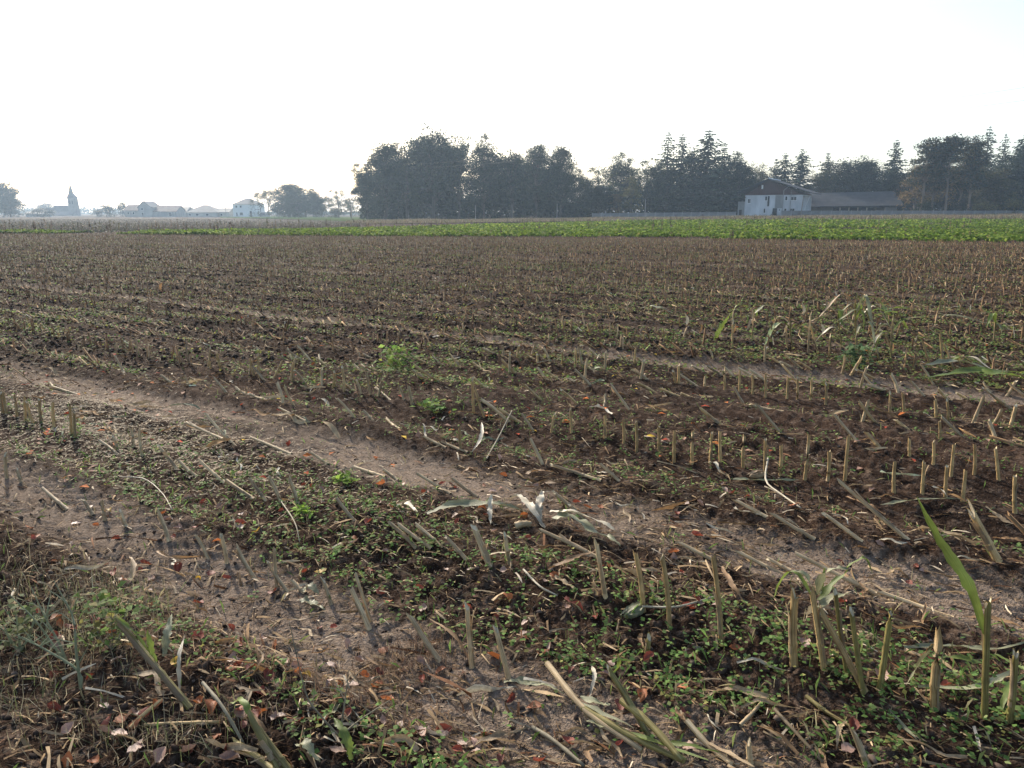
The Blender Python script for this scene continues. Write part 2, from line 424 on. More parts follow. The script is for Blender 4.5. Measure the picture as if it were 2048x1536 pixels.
def deciduous(seed, H=20.0, R=6.0, base=0.08, clumps=150, per=125, leaf=0.41, pal=DARK, lobes=5, spread=0.155):
    rg = np.random.default_rng(seed)
    lob = []
    for i in range(lobes):
        a = rg.uniform(0, 6.283); e = rg.uniform(0, 1)
        lob.append((np.array([math.cos(a) * R * .48 * (1 - .5 * e), math.sin(a) * R * .48 * (1 - .5 * e), H * (base + (1 - base) * (.35 + .45 * e))]),
                    R * rg.uniform(.42, .66), H * (1 - base) * rg.uniform(.22, .34)))
    lob.append((np.array([0, 0, H * (base + (1 - base) * .40)]), R * .95, H * (1 - base) * .44))
    parts, limbs = [], []
    trunk_top = H * .8
    wob = rg.normal(0, .25, (6, 2)); wob[0] = 0
    tp = [np.array([wob[i, 0], wob[i, 1], trunk_top * i / 5]) for i in range(6)]
    r0 = H * .017
    parts.append(tube(tp, [r0 * 1.35, r0, r0 * .85, r0 * .65, r0 * .42, r0 * .15], 8))
    cr = Soup()
    for i in range(clumps):
        c, rr, hh = lob[min(rg.integers(len(lob) + 3), len(lob) - 1)]
        d = rg.normal(0, 1, 3); d /= np.linalg.norm(d); q = rg.uniform(.3, .92) ** .6
        p = c + d * np.array([rr, rr, hh]) * q
        p[2] = max(p[2], H * base * .8)
        n = int(per * rg.uniform(.6, 1.35)); sg = R * spread * rg.uniform(.6, 1.25)
        off = np.clip(rg.normal(0, 1, (n, 3)), -1.75, 1.75) * np.array([sg, sg, sg * .68])
        pos = p + off
        C = pick(pal, n, .22, rg) * rg.uniform(.75, 1.25)
        cr.place(LEAFQ, QF, pos, rand_rot(n, .9, rg), leaf * rg.uniform(.6, 1.3, n), C)
        k = np.clip(p[2] / trunk_top * rg.uniform(.45, .8), .12, .95); b = tp[0] * 0
        j = min(int(k * 5), 4); f = k * 5 - j; b = tp[j] * (1 - f) + tp[j + 1] * f
        if i % 2 == 0:
            mid = (b + p) / 2 + np.array([0, 0, rg.uniform(.0, .08) * H * .5])
            rb = r0 * .34 * (1 - k * .6)
            parts.append(tube([b, mid, p], [rb, rb * .6, rb * .2], 5))
    tv, tf = join(parts)
    return mesh_py('trunk', tv, tf), cr.mesh('crown')

def spruce(seed, H=22.0, R=3.6, start=0.06, pal=CONIF, dens=1.0, droop=.35):
    rg = np.random.default_rng(seed)
    tv, tf = tube([(0, 0, H * k / 5) for k in range(6)], [H * .014 * (1 - k / 5.3) for k in range(6)], 7)
    cr = Soup(); z = H * start; P, RR, S = [], [], []
    while z < H * .995:
        fr = (z / H - start) / (1 - start)
        L = R * 1.15 * (1 - fr) ** .68 * rg.uniform(.55, 1.25) + .04
        nb = max(4, int((9 - 4 * fr) * dens))
        a0 = rg.uniform(0, 6.283)
        for b in range(nb):
            a = a0 + 6.283 * b / nb + rg.normal(0, .2); l = L * rg.uniform(.45, 1.2)
            m = max(2, int(l / .42))
            for k in range(m):
                w = (k + .6) / m; r = l * w
                zz = z - droop * r * (1 - .45 * w) + .12 * l * w * w
                for sd in (-1, 1):
                    P.append((math.cos(a) * r, math.sin(a) * r, zz + rg.normal(0, .06)))
                    RR.append((a + sd * rg.uniform(.5, 1.1), rg.normal(.35, .3), rg.normal(0, .5)))
                    g_ = min(1, .22 + L / 2.2); S.append((rg.uniform(.75, 1.25) * (.95 - .3 * w) * g_, rg.uniform(.3, .5) * min(1, g_ * 1.3), 1))
        z += H * .020 * rg.uniform(.8, 1.3) + .1
    P = np.array(P); RR = np.array(RR); S = np.array(S)
    T = np.array([[0, -.5, 0], [1, -.22, -.1], [1.05, .1, -.12], [0, .5, 0]])
    cr.place(T, QF, P, rotz(RR[:, 0]) @ roty(RR[:, 1]) @ rotx(RR[:, 2]), S, pick(pal, len(P), .22, rg))
    return mesh_py('trunk', tv, tf), cr.mesh('crown')

def scots_pine(seed, H=20.0, R=4.2, bare=.55, pal=CONIF):
    rg = np.random.default_rng(seed)
    b = rg.normal(0, .35, (7, 2)).cumsum(0) * .6; b -= b[0]
    tp = [np.array([b[i, 0], b[i, 1], H * .94 * i / 6]) for i in range(7)]
    parts = [tube(tp, [H * .014 * (1.15 - .9 * i / 6) for i in range(7)], 8)]
    cr = Soup()
    for i in range(46):
        z = H * (bare + (1 - bare) * rg.uniform(0, 1) ** .75); a = rg.uniform(0, 6.283)
        k = z / H; rr = R * rg.uniform(.35, 1.0) * (1.08 - .55 * max(0, (k - bare) / (1 - bare)) ** 2)
        j = min(int(k / .94 * 6), 5)
        rr *= .72; f = k / .94 * 6 - j; p = tp[j] * (1 - f) + tp[min(j + 1, 6)] * f + np.array([math.cos(a) * rr, math.sin(a) * rr, rg.uniform(0, .9)])
        parts.append(tube([tp[j], (tp[j] + p) / 2 + [0, 0, .2], p], [.1, .07, .03], 5))
        n = 150; sg = R * .15
        off = rg.normal(0, 1, (n, 3)) * [sg, sg, sg * .7]
        cr.place(LEAFQ, QF, p + off, rand_rot(n, .9, rg), rg.uniform(.3, .6, n), pick(pal, n, .25, rg))
    tv, tf = join(parts)
    return mesh_py('trunk', tv, tf), cr.mesh('crown')

def thin_tree(seed, H=16.0, R=5.0, pal=MID, per=16, base=.3):
    rg = np.random.default_rng(seed); parts = []; cr = Soup()
    def grow(p, d, L, r, lv):
        q = p + d * L
        m = (p + q) / 2 + rg.normal(0, L * .05, 3)
        parts.append(tube([p, m, q], [r, r * .8, r * .6], 5 if lv < 2 else 4))
        if lv >= 4:
            n = rg.poisson(per)
            if n: cr.place(LEAFQ, QF, q + rg.normal(0, .55, (n, 3)), rand_rot(n, .9, rg), rg.uniform(.25, .5, n), pick(pal, n, .2, rg))
            return
        for k in range(3 if lv else 5):
            nd = d * .75 + rg.normal(0, .48, 3) + np.array([0, 0, .12]); nd /= np.linalg.norm(nd)
            grow(q, nd, L * rg.uniform(.6, .85), r * .58, lv + 1)
    grow(np.zeros(3), np.array([0, 0, 1.0]), H * base, H * .016, 0)
    tv, tf = join(parts)
    tv = np.array(tv); k = H / max(tv[:, 2].max(), 1)
    return mesh_py('trunk', tv * k, tf), (cr.mesh('crown'), k)

KIND = {}
def kind(name, fn): KIND[name] = fn
for i in range(5): KIND['broad%d' % i] = (deciduous(100 + i, lobes=4 + i % 3), 20.0, 6.0, 'bark')
for i in range(2): KIND['loose%d' % i] = (deciduous(120 + i, pal=MID, clumps=80, per=85, spread=.13), 20.0, 6.0, 'bark')
for i in range(2): KIND['slim%d' % i] = (deciduous(130 + i, H=20, R=3.6, base=.12, clumps=60, per=80, leaf=.42, spread=.2), 20.0, 3.6, 'bark')
for i in range(2): KIND['autumn%d' % i] = (deciduous(140 + i, H=14, R=4.5, base=.12, pal=AUTUMN, clumps=60, per=80, leaf=.42), 14.0, 4.5, 'bark')
KIND['olive0'] = (deciduous(145, pal=OLIVE), 20.0, 6.0, 'bark')
KIND['yellow0'] = (deciduous(150, H=14, R=3.2, base=.06, pal=YELLOW, clumps=60, per=70, leaf=.4, spread=.2), 14.0, 3.2, 'bark')
for i in range(3): KIND['spruce%d' % i] = (spruce(160 + i, R=3.4 + .5 * i), 22.0, 2.55, 'bark')
KIND['larch0'] = (spruce(170, R=3.4, dens=.62, droop=.12, pal=MID), 22.0, 2.5, 'bark')
for i in range(3): KIND['pine%d' % i] = (scots_pine(180 + i, bare=.34 + .07 * i, pal=CONIF + [(5, (0.11, 0.085, 0.036))]), 20.0, 4.2, 'pine_bark')
KIND['bush0'] = (deciduous(190, H=5, R=2.6, base=.02, clumps=40, per=60, leaf=.32, spread=.22), 5.0, 2.6, 'bark')
KIND['bush1'] = (deciduous(191, H=5, R=2.6, base=.02, clumps=34, per=50, leaf=.32, pal=YELLOW, spread=.22), 5.0, 2.6, 'bark')

def tree(name, knd, px, top_py, Y, half_px, label, group=None, rz=None, cat='tree', base_z=None):
    (tm, cm), H0, R0, bark = KIND[knd]
    p = at(px, 430, Y); zb = float(base_height(p[0], Y)) if base_z is None else base_z
    H = (at(px, top_py, Y)[2] - zb) * (1.13 if knd[:5] in ('broad', 'loose', 'slim0', 'slim1') else 1.0)
    mpp = Y * 0.975 / F_PX
    o = empty(name, (p[0], Y, zb - .1), random.uniform(0, 6.28) if rz is None else rz)
    sx = half_px * mpp / R0
    o.scale = (sx, sx, H / (H0 * .97))
    link('trunk', tm, M[bark], o); link('crown', cm, M['foliage'], o)
    tag(o, label, cat, group)
    return o
thin_m = {}
def ttree(px, top_py, Y, label, seed, per=14, group=None, pal=MID, sx=1.0):
    tmesh, (cmesh, k) = thin_tree(seed, per=per, pal=pal)
    p = at(px, 430, Y); zb = float(base_height(p[0], Y)); H = at(px, top_py, Y)[2] - zb
    o = empty('bare_branched_tree', (p[0], Y, zb - .1)); f = H / 16.0; o.scale = (f * sx, f * sx, f)
    link('trunk', tmesh, M['bark'], o); c = link('crown', cmesh, M['foliage'], o); c.scale = (k, k, k)
    tag(o, label, 'tree', group); return o

GW = 'broadleaved trees of the dark wood left of centre'
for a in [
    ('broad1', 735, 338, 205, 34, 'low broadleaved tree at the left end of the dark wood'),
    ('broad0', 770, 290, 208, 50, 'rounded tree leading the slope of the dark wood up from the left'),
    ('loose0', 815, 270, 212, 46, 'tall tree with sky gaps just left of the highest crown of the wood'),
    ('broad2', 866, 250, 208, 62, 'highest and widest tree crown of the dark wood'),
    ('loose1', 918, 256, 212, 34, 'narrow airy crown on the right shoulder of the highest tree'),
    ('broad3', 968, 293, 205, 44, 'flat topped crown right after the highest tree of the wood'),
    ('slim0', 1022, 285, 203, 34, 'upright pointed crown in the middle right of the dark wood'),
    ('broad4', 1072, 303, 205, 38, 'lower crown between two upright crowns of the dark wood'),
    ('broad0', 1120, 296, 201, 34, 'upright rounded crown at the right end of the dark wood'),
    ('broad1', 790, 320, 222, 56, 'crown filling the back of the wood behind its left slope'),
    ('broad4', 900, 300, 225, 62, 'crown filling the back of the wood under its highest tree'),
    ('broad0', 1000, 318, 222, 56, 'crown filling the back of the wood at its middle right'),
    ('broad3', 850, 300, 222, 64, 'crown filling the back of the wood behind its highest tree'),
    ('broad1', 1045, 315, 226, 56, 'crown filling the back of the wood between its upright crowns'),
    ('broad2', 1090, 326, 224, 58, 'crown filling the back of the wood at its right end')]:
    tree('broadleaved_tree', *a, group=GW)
GM = 'mixed trees between the dark wood and the white house'
for a in [
    ('broad3', 1160, 352, 212, 34, 'low hazy tree in the gap right of the dark wood'),
    ('loose0', 1197, 326, 206, 42, 'rounded airy tree standing right of the gap in the treeline'),
    ('broad1', 1240, 316, 214, 36, 'broadleaved tree with a small pointed top behind the yellowing tree'),
    ('loose1', 1292, 312, 208, 44, 'loose tree with sky gaps left of the tall conifers'),
    ('yellow0', 1262, 350, 196, 24, 'yellowing narrow tree behind the concrete wall'),
    ('autumn1', 1232, 385, 198, 22, 'small brownish tree left of the yellowing tree'),
    ('broad0', 1195, 372, 198, 40, 'low dark tree right beside the end of the dark wood'),
    ('broad4', 1330, 345, 204, 46, 'dark broadleaved tree under the tall conifers'),
    ('broad2', 1415, 335, 206, 56, 'dense dark tree below the pointed spruce left of the house'),
    ('broad3', 1475, 322, 210, 36, 'dark tree just left above the red gabled house')]:
    tree('broadleaved_tree', *a, group=GM)
for a in [
    ('larch0', 1330, 266, 208, 34, 'loose leaning conifer leftmost of the tall conifers'),
    ('spruce1', 1358, 272, 210, 30, 'dark spruce second of the tall conifers left of the house'),
    ('slim0', 1384, 284, 206, 28, 'dense rounded conifer between two pointed spruces'),
    ('spruce2', 1409, 262, 204, 40, 'tallest pointed spruce left of the house'),
    ('spruce0', 1442, 288, 208, 30, 'spruce on the right shoulder of the tallest pointed spruce'),
    ('larch0', 1468, 306, 212, 24, 'thin feathery conifer above the left eave of the house'),
    ('spruce0', 1545, 318, 222, 24, 'small spruce behind the ridge of the red gabled house'),
    ('spruce1', 1562, 308, 220, 24, 'middle spruce of the trio rising behind the house'),
    ('spruce2', 1594, 299, 218, 28, 'tallest spruce of the trio rising behind the house'),
    ('spruce0', 1646, 306, 222, 26, 'spruce right of the bright gap behind the house roof'),
    ('spruce1', 1778, 283, 214, 28, 'pointed dark spruce above the right half of the barn roof'),
    ('larch0', 1957, 255, 222, 28, 'tallest feathery conifer near the right edge'),
    ('larch0', 1990, 270, 224, 22, 'feathery conifer just right of the tallest one'),
    ('spruce2', 2032, 264, 220, 30, 'dark conifer top at the right edge of the photo')]:
    tree('conifer', *a, group='conifers of the treeline')
for a in [
    ('olive0', 1508, 330, 218, 36, 'olive broadleaved tree behind the left slope of the house roof'),
    ('olive0', 1640, 345, 212, 40, 'dark tree behind the left end of the barn roof'),
    ('broad2', 1690, 312, 214, 52, 'broad dark crown behind the middle of the barn roof'),
    ('broad0', 1735, 322, 212, 44, 'dark crown between the barn and the pointed spruce'),
    ('broad4', 1790, 352, 206, 40, 'low dark crown behind the right end of the barn'),
    ('olive0', 1975, 335, 194, 48, 'pale green leafy tree right of the pine trunks'),
    ('broad3', 2035, 296, 206, 56, 'large dark crown at the right edge behind the pale green tree'),
    ('broad1', 1900, 345, 214, 56, 'dark crown filling the back behind the pine trunks'),
    ('broad4', 1860, 340, 222, 60, 'dark crown behind the first pines next to the barn'),
    ('broad0', 1945, 318, 216, 54, 'dark crown behind the last pines'),
    ('broad2', 2100, 300, 200, 60, 'broad crown cut by the right edge of the photo')]:
    tree('broadleaved_tree', *a, group='broadleaved trees behind house and barn')
for a in [
    ('autumn0', 1826, 338, 192, 36, 'brown autumn tree at the right end of the barn'),
    ('autumn1', 1882, 328, 196, 34, 'brown autumn tree among the pine trunks')]:
    tree('autumn_tree', *a, group='brown autumn trees by the barn')
for a in [
    ('pine1', 1838, 287, 186, 40, 'leftmost bare trunked pine next to the barn'),
    ('pine0', 1862, 305, 188, 30, 'second bare trunked pine from the barn'),
    ('pine2', 1890, 286, 184, 34, 'third bare trunked pine with flat dark top'),
    ('pine1', 1915, 284, 190, 38, 'fourth bare trunked pine with wide flat top'),
    ('pine0', 1938, 292, 187, 34, 'rightmost bare trunked pine beside the pale green tree')]:
    tree('pine_tree', *a, group='bare trunked pines right of the barn')
for a in [
    ('bush1', 2025, 393, 178, 20, 'small pale shrub near the wall at the right edge'),
    ('bush1', 1965, 402, 180, 26, 'pale shrub under the pale green tree behind the wall'),
    ('bush0', 1850, 405, 184, 22, 'dark shrub among the first pine trunks'),
    ('bush0', 1915, 404, 186, 26, 'dark shrub among the last pine trunks')]:
    tree('shrub', *a, group='shrubs behind the right wall', cat='shrub')
# far left
tree('broadleaved_tree', 'broad2', 8, 357, 390, 34, 'big dark tree at the left edge of the photo')
tree('broadleaved_tree', 'broad0', 22, 392, 382, 28, 'lower tree leaning out from the big tree at the left edge')
tree('shrub', 'bush0', 216, 410, 400, 18, 'round dark bush between the church and the farm', cat='shrub')
tree('shrub', 'bush0', 196, 420, 402, 12, 'small bush left of the round bush beside the church', cat='shrub')
tree('shrub', 'bush0', 80, 418, 400, 30, 'long low hedge left of the church', cat='hedge')
tree('broadleaved_tree', 'broad3', 92, 408, 640, 20, 'hazy tree showing above the hedge left of the church')
tree('shrub', 'bush0', 247, 405, 430, 12, 'hazy shrub at the left end of the farmhouse', cat='shrub')
for a in [('broad0', 578, 368, 330, 44, 'widest crown of the pale clump right of the white house'),
          ('loose0', 612, 374, 336, 34, 'right crown of the pale clump of trees'),
          ('broad3', 632, 385, 328, 22, 'low right edge tree of the pale clump'),
          ('broad4', 596, 392, 322, 44, 'low crown in front of the pale clump')]:
    tree('broadleaved_tree', *a, group='pale clump of trees right of the white house')
ttree(522, 385, 335, 'small bare branched tree next to the white house', 301, 16)
ttree(538, 374, 330, 'bare branched tree with forked trunk left of the pale clump', 302, 22)
ttree(652, 392, 330, 'small bare branched tree between clump and lone tree', 305, 16)
tree('broadleaved_tree', 'loose0', 677, 374, 300, 27, 'lone rounded tree with see through crown beside the dark wood')
tree('broadleaved_tree', 'loose1', 702, 396, 292, 16, 'small see through tree touching the dark wood')

for a in [('bush0', 560, 408, 326, 24, 'low dark bush under the left side of the pale clump'), ('bush0', 600, 406, 324, 28, 'low dark bush under the middle of the pale clump'), ('bush0', 636, 410, 325, 22, 'low dark bush under the right side of the pale clump'), ('bush0', 10, 398, 384, 34, 'low dark bush under the big tree at the left edge'), ('bush0', 672, 418, 300, 18, 'low bush at the foot of the lone rounded tree')]:
    tree('shrub', *a, cat='shrub')
def far_wood(name, px0, px1, top0, top1, Y, n, label, pal=MID, low=0.0, depth=20, leaf=1.2, cat='wood'):
    sp = Soup()
    px = RNG.uniform(px0, px1, n); w = (px - px0) / (px1 - px0)
    X = (px - CX) / F_PX * Y * .975; YY = Y + RNG.uniform(0, depth, n)
    top = (424 - (top0 + (top1 - top0) * w)) * Y * .975 / F_PX + 1.7
    zb = base_height(X, YY)
    hh = (top - zb) * (0.78 + .6 * vnoise(X * .16, X * 0, 55) + .35 * vnoise(X * .5, X * 0, 56))
    z = zb + low + RNG.uniform(0, 1, n) ** .85 * np.maximum(hh - low, .4)
    sp.place(LEAFQ, QF, np.stack([X, YY, z], 1), rand_rot(n, .9), leaf * RNG.uniform(.6, 1.3, n), pick(pal, n, .25))
    tag(link(name, sp.mesh(name), M['foliage']), label, cat, kind='stuff')
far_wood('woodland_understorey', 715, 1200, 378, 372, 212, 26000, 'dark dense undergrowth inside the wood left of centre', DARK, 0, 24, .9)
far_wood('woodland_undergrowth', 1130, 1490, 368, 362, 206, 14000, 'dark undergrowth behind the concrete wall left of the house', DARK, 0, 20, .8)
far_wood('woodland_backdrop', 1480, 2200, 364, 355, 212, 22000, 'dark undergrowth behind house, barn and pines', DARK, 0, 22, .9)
far_wood('distant_wood', -200, 480, 415, 416, 900, 5000, 'pale hazy treeline behind the village', MID, 0, 60, 3.0)
far_wood('distant_copse', 470, 720, 424, 424, 700, 2500, 'faint pale treeline behind the clump and lone tree', MID, 0, 60, 2.5)

# ------------------------------------------------------------------ buildings
B = {
    'white': mat_plain('white_render', (0.36, 0.37, 0.375), (0.58, 0.59, 0.59), 0.5, .85, stretch=(1, 1, .35)),
    'stain': mat_plain('stained_render', (0.19, 0.19, 0.18), (0.30, 0.30, 0.28), 0.7, .9, stretch=(1, 1, .3)),
    'red': mat_plain('red_brown_boards', (0.050, 0.024, 0.021), (0.085, 0.040, 0.034), 3, .75, stretch=(3, 3, .2)),
    'slate': mat_plain('grey_fibre_cement', (0.040, 0.041, 0.044), (0.062, 0.063, 0.066), 0.8, .85, spec=.1),
    'dark': mat_plain('dark_opening', (0.012, 0.013, 0.015), (0.02, 0.02, 0.022), 2, .4),
    'glass': mat_plain('dark_window_glass', (0.015, 0.018, 0.02), (0.03, 0.034, 0.038), 2, .12, spec=.5),
    'frame': mat_plain('window_frame_paint', (0.55, 0.55, 0.54), (0.7, 0.7, 0.68), 4, .6),
    'concrete': mat_plain('wall_concrete', (0.14, 0.14, 0.135), (0.21, 0.208, 0.20), 0.8, .9, .2),
    'post': mat_plain('post_concrete', (0.22, 0.215, 0.20), (0.30, 0.29, 0.275), 1.5, .85),
    'wood': mat_plain('grey_pole_wood', (0.16, 0.13, 0.10), (0.28, 0.24, 0.19), 2, .8),
    'stone': mat_plain('church_stone', (0.12, 0.113, 0.105), (0.18, 0.172, 0.16), 0.5, .9),
    'roof': mat_plain('far_slate_roof', (0.05, 0.05, 0.055), (0.085, 0.083, 0.083), 0.6, .7),
    'tile': mat_plain('far_brown_tile', (0.10, 0.065, 0.05), (0.15, 0.10, 0.078), 0.6, .8),
    'cream': mat_plain('far_cream_wall', (0.26, 0.25, 0.225), (0.36, 0.345, 0.315), 0.4, .85),
}
def bpart(name, vf, mat, parent, loc=None):
    return link(name, mesh_py(name, vf[0], vf[1], False), B[mat], parent, loc)
def window(parent, u0, u1, z0, z1, v=0.0, mull=1):
    """recessed dark pane with a frame standing proud of the wall face at v"""
    w = bpart('window', box(u0, u1, v - .03, v + .12, z0, z1), 'frame', parent)
    n = max(1, mull); gap = .07; wd = (u1 - u0 - gap * (n + 1)) / n
    for i in range(n):
        a = u0 + gap + i * (wd + gap)
        bpart('pane', box(a, a + wd, v - .05, v + .05, z0 + gap, z1 - gap), 'glass', w)
    bpart('sill', box(u0 - .08, u1 + .08, v - .12, v - .031, z0 - .1, z0 - .003), 'frame', w)
    return w
def slab(P, t=0.18):
    """roof slope: quad P with real thickness"""
    P = np.array(P, float); n = np.cross(P[1] - P[0], P[3] - P[0]); n /= np.linalg.norm(n)
    if n[2] < 0: n = -n
    V = list(P) + list(P - n * t)
    return V, [(0, 1, 2, 3), (7, 6, 5, 4), (0, 4, 5, 1), (1, 5, 6, 2), (2, 6, 7, 3), (3, 7, 4, 0)]

# white house with a red-brown boarded gable
YH = 193.0
FL = at(1488, 433, YH); a_ = math.radians(30)
MPP = YH * .975 / F_PX
ud = np.array([math.cos(a_), -math.sin(a_)])
r2 = ray(1603, 433); k = None
# width along the front that ends on the picture column of the right corner
A2 = np.array([[ud[0], -r2[0]], [ud[1], -r2[1]]]); sol = np.linalg.solve(A2, -FL[:2]); HW = float(sol[0])
house_z = float(base_height(FL[0], FL[1])) - .1
def hu(px): return (px - 1488) / (1603 - 1488) * HW
def hz(py): return (434.5 - py) * MPP
house = empty('gabled_house', (FL[0], FL[1], house_z), -a_)
tag(house, 'white rendered house with red brown boarded gable and low pitched roof', 'house')
DEP = 13.0; WT = hz(392)
bpart('wall', box(0, HW, 0, DEP, 0, WT), 'white', house)
ap_u, ap_z = hu(1534), hz(361)
bpart('gable', ([(-.02, -.06, WT), (HW + .02, -.06, WT), (ap_u, -.06, ap_z - .25), (-.02, DEP + .06, WT), (HW + .02, DEP + .06, WT), (ap_u, DEP + .06, ap_z - .25)],
      [(0, 1, 2), (5, 4, 3), (0, 2, 5, 3), (1, 4, 5, 2), (0, 3, 4, 1)]), 'red', house)
for i in range(14):                                   # single boards of the gable front
    u0 = HW * i / 14 + .04; u1 = HW * (i + 1) / 14 - .04; um = (u0 + u1) / 2
    top = WT + (ap_z - .35 - WT) * (um / ap_u if um < ap_u else (HW - um) / (HW - ap_u))
    if top > WT + .2: bpart('board', box(u0, u1, -.12, -.062, WT + .02, top), 'red', house)
eL = (hu(1473), hz(386)); eR = (hu(1621), hz(388.5)); f0, f1 = -1.4, DEP + 1.0
rf = bpart('roof', slab([(eL[0], f0, eL[1]), (ap_u, f0, ap_z), (ap_u, f1, ap_z), (eL[0], f1, eL[1])]), 'slate', house)
bpart('roof_slope', slab([(ap_u, f0, ap_z), (eR[0], f0, eR[1]), (eR[0], f1, eR[1]), (ap_u, f1, ap_z)]), 'slate', house)
bpart('ridge_cap', tube([(ap_u, f0 - .05, ap_z + .02), (ap_u, f1 + .05, ap_z + .02)], [.16, .16], 6, True), 'frame', rf)
bpart('stain_panel', box(hu(1549), hu(1565), -.05, -.004, hz(417), WT - .05), 'stain', house)
cp = lambda x: hu(1480 + x / 11.38); cz = lambda y: hz(340 + y / 11.38)
for x0, x1, y0, y1, n in [(155, 225, 670, 770, 2), (550, 605, 615, 715, 1), (535, 582, 880, 985, 1), (1005, 1060, 620, 715, 1), (1135, 1260, 630, 715, 2), (1000, 1060, 880, 945, 1), (1120, 1240, 880, 945, 2), (885, 910, 880, 950, 1)]:
    window(house, cp(x0), cp(x1), cz(y1), cz(y0), 0, n)
bpart('window_slot', box(cp(612), cp(655), -.04, .1, cz(838), cz(615)), 'dark', house)
w = bpart('gable_window', box(cp(455), cp(492), -.19, -.121, cz(460), cz(375)), 'frame', house)
d = bpart('door', box(cp(745), cp(840), -.05, .1, 0.0, cz(880)), 'dark', house)
bpart('door_handle', box(cp(825), cp(832), -.1, -.051, 1.0, 1.15), 'frame', d)
an = bpart('annexe', box(hu(1472), -.01, 1.0, 6, 0, hz(404)), 'stain', house)
bpart('annexe_door', box(hu(1475), hu(1480.5), .94, .999, 0, hz(420)), 'dark', an)
# slanting outside brace at the right corner
bpart('brace', tube([(HW + .25, .6, hz(424)), (HW + 1.5, .6, hz(394)), (HW + .1, .6, hz(393.5))], [.12, .12, .12], 5), 'frame', house)
# dark shrub before the door
tree('shrub', 'bush0', 1548, 423, 188.5, 6, 'dark bush in front of the white house door', cat='shrub')

# long low barn
BL = at(1612, 430, 199); BR = at(1802, 430, 194)
bd = BR[:2] - BL[:2]; BW = float(np.linalg.norm(bd)); bz = float(base_height(BL[0], BL[1])) - .1
barn = empty('long_barn', (BL[0], BL[1], bz), math.atan2(bd[1], bd[0]))
tag(barn, 'long low grey roofed barn right of the white house', 'barn')
mb = 197 * .975 / F_PX
zr, ze = (434 - 385) * mb, (434 - 414) * mb
bpart('roof', slab([(-1.5, -.8, ze), (BW + .3, -.8, ze + .35), (BW - .4, 7.5, zr + .25), (-2.5, 7.5, zr - .15)], .14), 'slate', barn)
bpart('roof_back', slab([(-2.5, 7.52, zr - .15), (BW - .4, 7.52, zr + .25), (BW - .4, 15, ze), (-2.5, 15, ze)], .14), 'slate', barn)
bpart('back_wall', box(.5, BW - .8, 14, 14.3, 0, ze - .2), 'dark', barn)
bpart('side_wall', box(BW - 3.5, BW - .8, 1.2, 13.9, 0, ze - .1), 'concrete', barn)
bpart('inner_wall', box(0, 7, 3, 13.9, 0, ze - .1), 'concrete', barn)
for i in range(6): bpart('post', box(8 + i * (BW - 12) / 5.0, 8.25 + i * (BW - 12) / 5.0, 0, .25, 0, ze - .22), 'wood', barn)

def panel_wall(px0, Y0, px1, Y1, n, h, label, grp):
    a, b = at(px0, 430, Y0), at(px1, 430, Y1)
    root = empty('concrete_wall', (a[0], a[1], 0)); tag(root, label, 'wall')
    dx, dy = (b[0] - a[0]) / n, (b[1] - a[1]) / n; L = math.hypot(dx, dy); ang = math.atan2(dy, dx)
    pm = mesh_py('panel', *box(.09, L - .09, -.04, .04, -.3, h), False); qm = mesh_py('post', *box(-.085, .085, -.08, .08, -.3, h + .06), False)
    for i in range(n + 1):
        x, y = dx * i, dy * i; z = float(base_height(a[0] + x, a[1] + y))
        for nm, me in (('post', qm), ('panel', pm)):
            if nm == 'panel' and i == n: continue
            o = link(nm, me, B['concrete' if nm == 'panel' else 'stain'], root, (x, y, z)); o.rotation_euler = (0, 0, ang)
panel_wall(1185, 184, 1471, 187, 16, 1.15, 'low grey concrete panel wall left of the white house', '')
panel_wall(1563, 184, 2140, 176, 28, 1.45, 'grey concrete panel wall running from the house to the right edge', '')

def pole(name, px, top, Y, r, mat, label, arm=None, lean=0.0, cat='pole'):
    p = at(px, 430, Y); zb = float(base_height(p[0], Y)); h = at(px, top, Y)[2] - zb
    o = empty(name, (p[0], Y, zb)); tag(o, label, cat)
    bpart('shaft', tube([(0, 0, -.4), (lean * .5, 0, h * .5), (lean, 0, h)], [r * 1.2, r, r * .75], 8, True), mat, o)
    if arm == 'cross':
        bpart('crossarm', box(lean - .9, lean + .9, -.06, .06, h - .55, h - .42), mat, o)
        for i in (-.8, 0, .8): bpart('insulator', tube([(lean + i, 0, h - .42), (lean + i, 0, h - .22)], [.05, .07], 6, True), 'post', o)
    elif arm == 'lamp':
        bpart('lamp_arm', tube([(lean, 0, h - .1), (lean + .9, 0, h + .75), (lean + 2.0, 0, h + 1.15)], [.07, .06, .05], 5), mat, o)
        bpart('lamp_head', box(lean + 1.9, lean + 2.6, -.15, .15, h + 1.05, h + 1.22), mat, o)
    else: bpart('cap', box(lean - r * 1.1, lean + r * 1.1, -r * 1.1, r * 1.1, h + .003, h + .06), mat, o)
    return o
pole('post', 951, 411, 176, .06, 'post', 'slim pale post in front of the middle of the dark wood')
pole('post', 1114, 408, 176, .065, 'post', 'slim pale post at the right end of the dark wood')
pole('post', 1290, 399, 178, .07, 'post', 'tall pale post before the wall by the yellowing tree')
pole('post', 703, 414, 190, .10, 'wood', 'thin dark post at the left end of the dark wood')
pole('lamp_post', 1564, 380, 187, .10, 'post', 'pale lamp post with curved arm in front of the gabled house', 'lamp')
pole('post', 1579, 381, 187.5, .09, 'post', 'second pale post beside the lamp post at the house')
pole('utility_pole', 1601, 392, 183, .12, 'wood', 'leaning dark utility pole at the right corner of the house', None, .4)
pole('utility_pole', 452, 412, 380, .12, 'wood', 'thin pole left of the far white house')
pole('utility_pole', 797, 322, 216, .14, 'wood', 'utility pole standing inside the dark wood', 'cross')
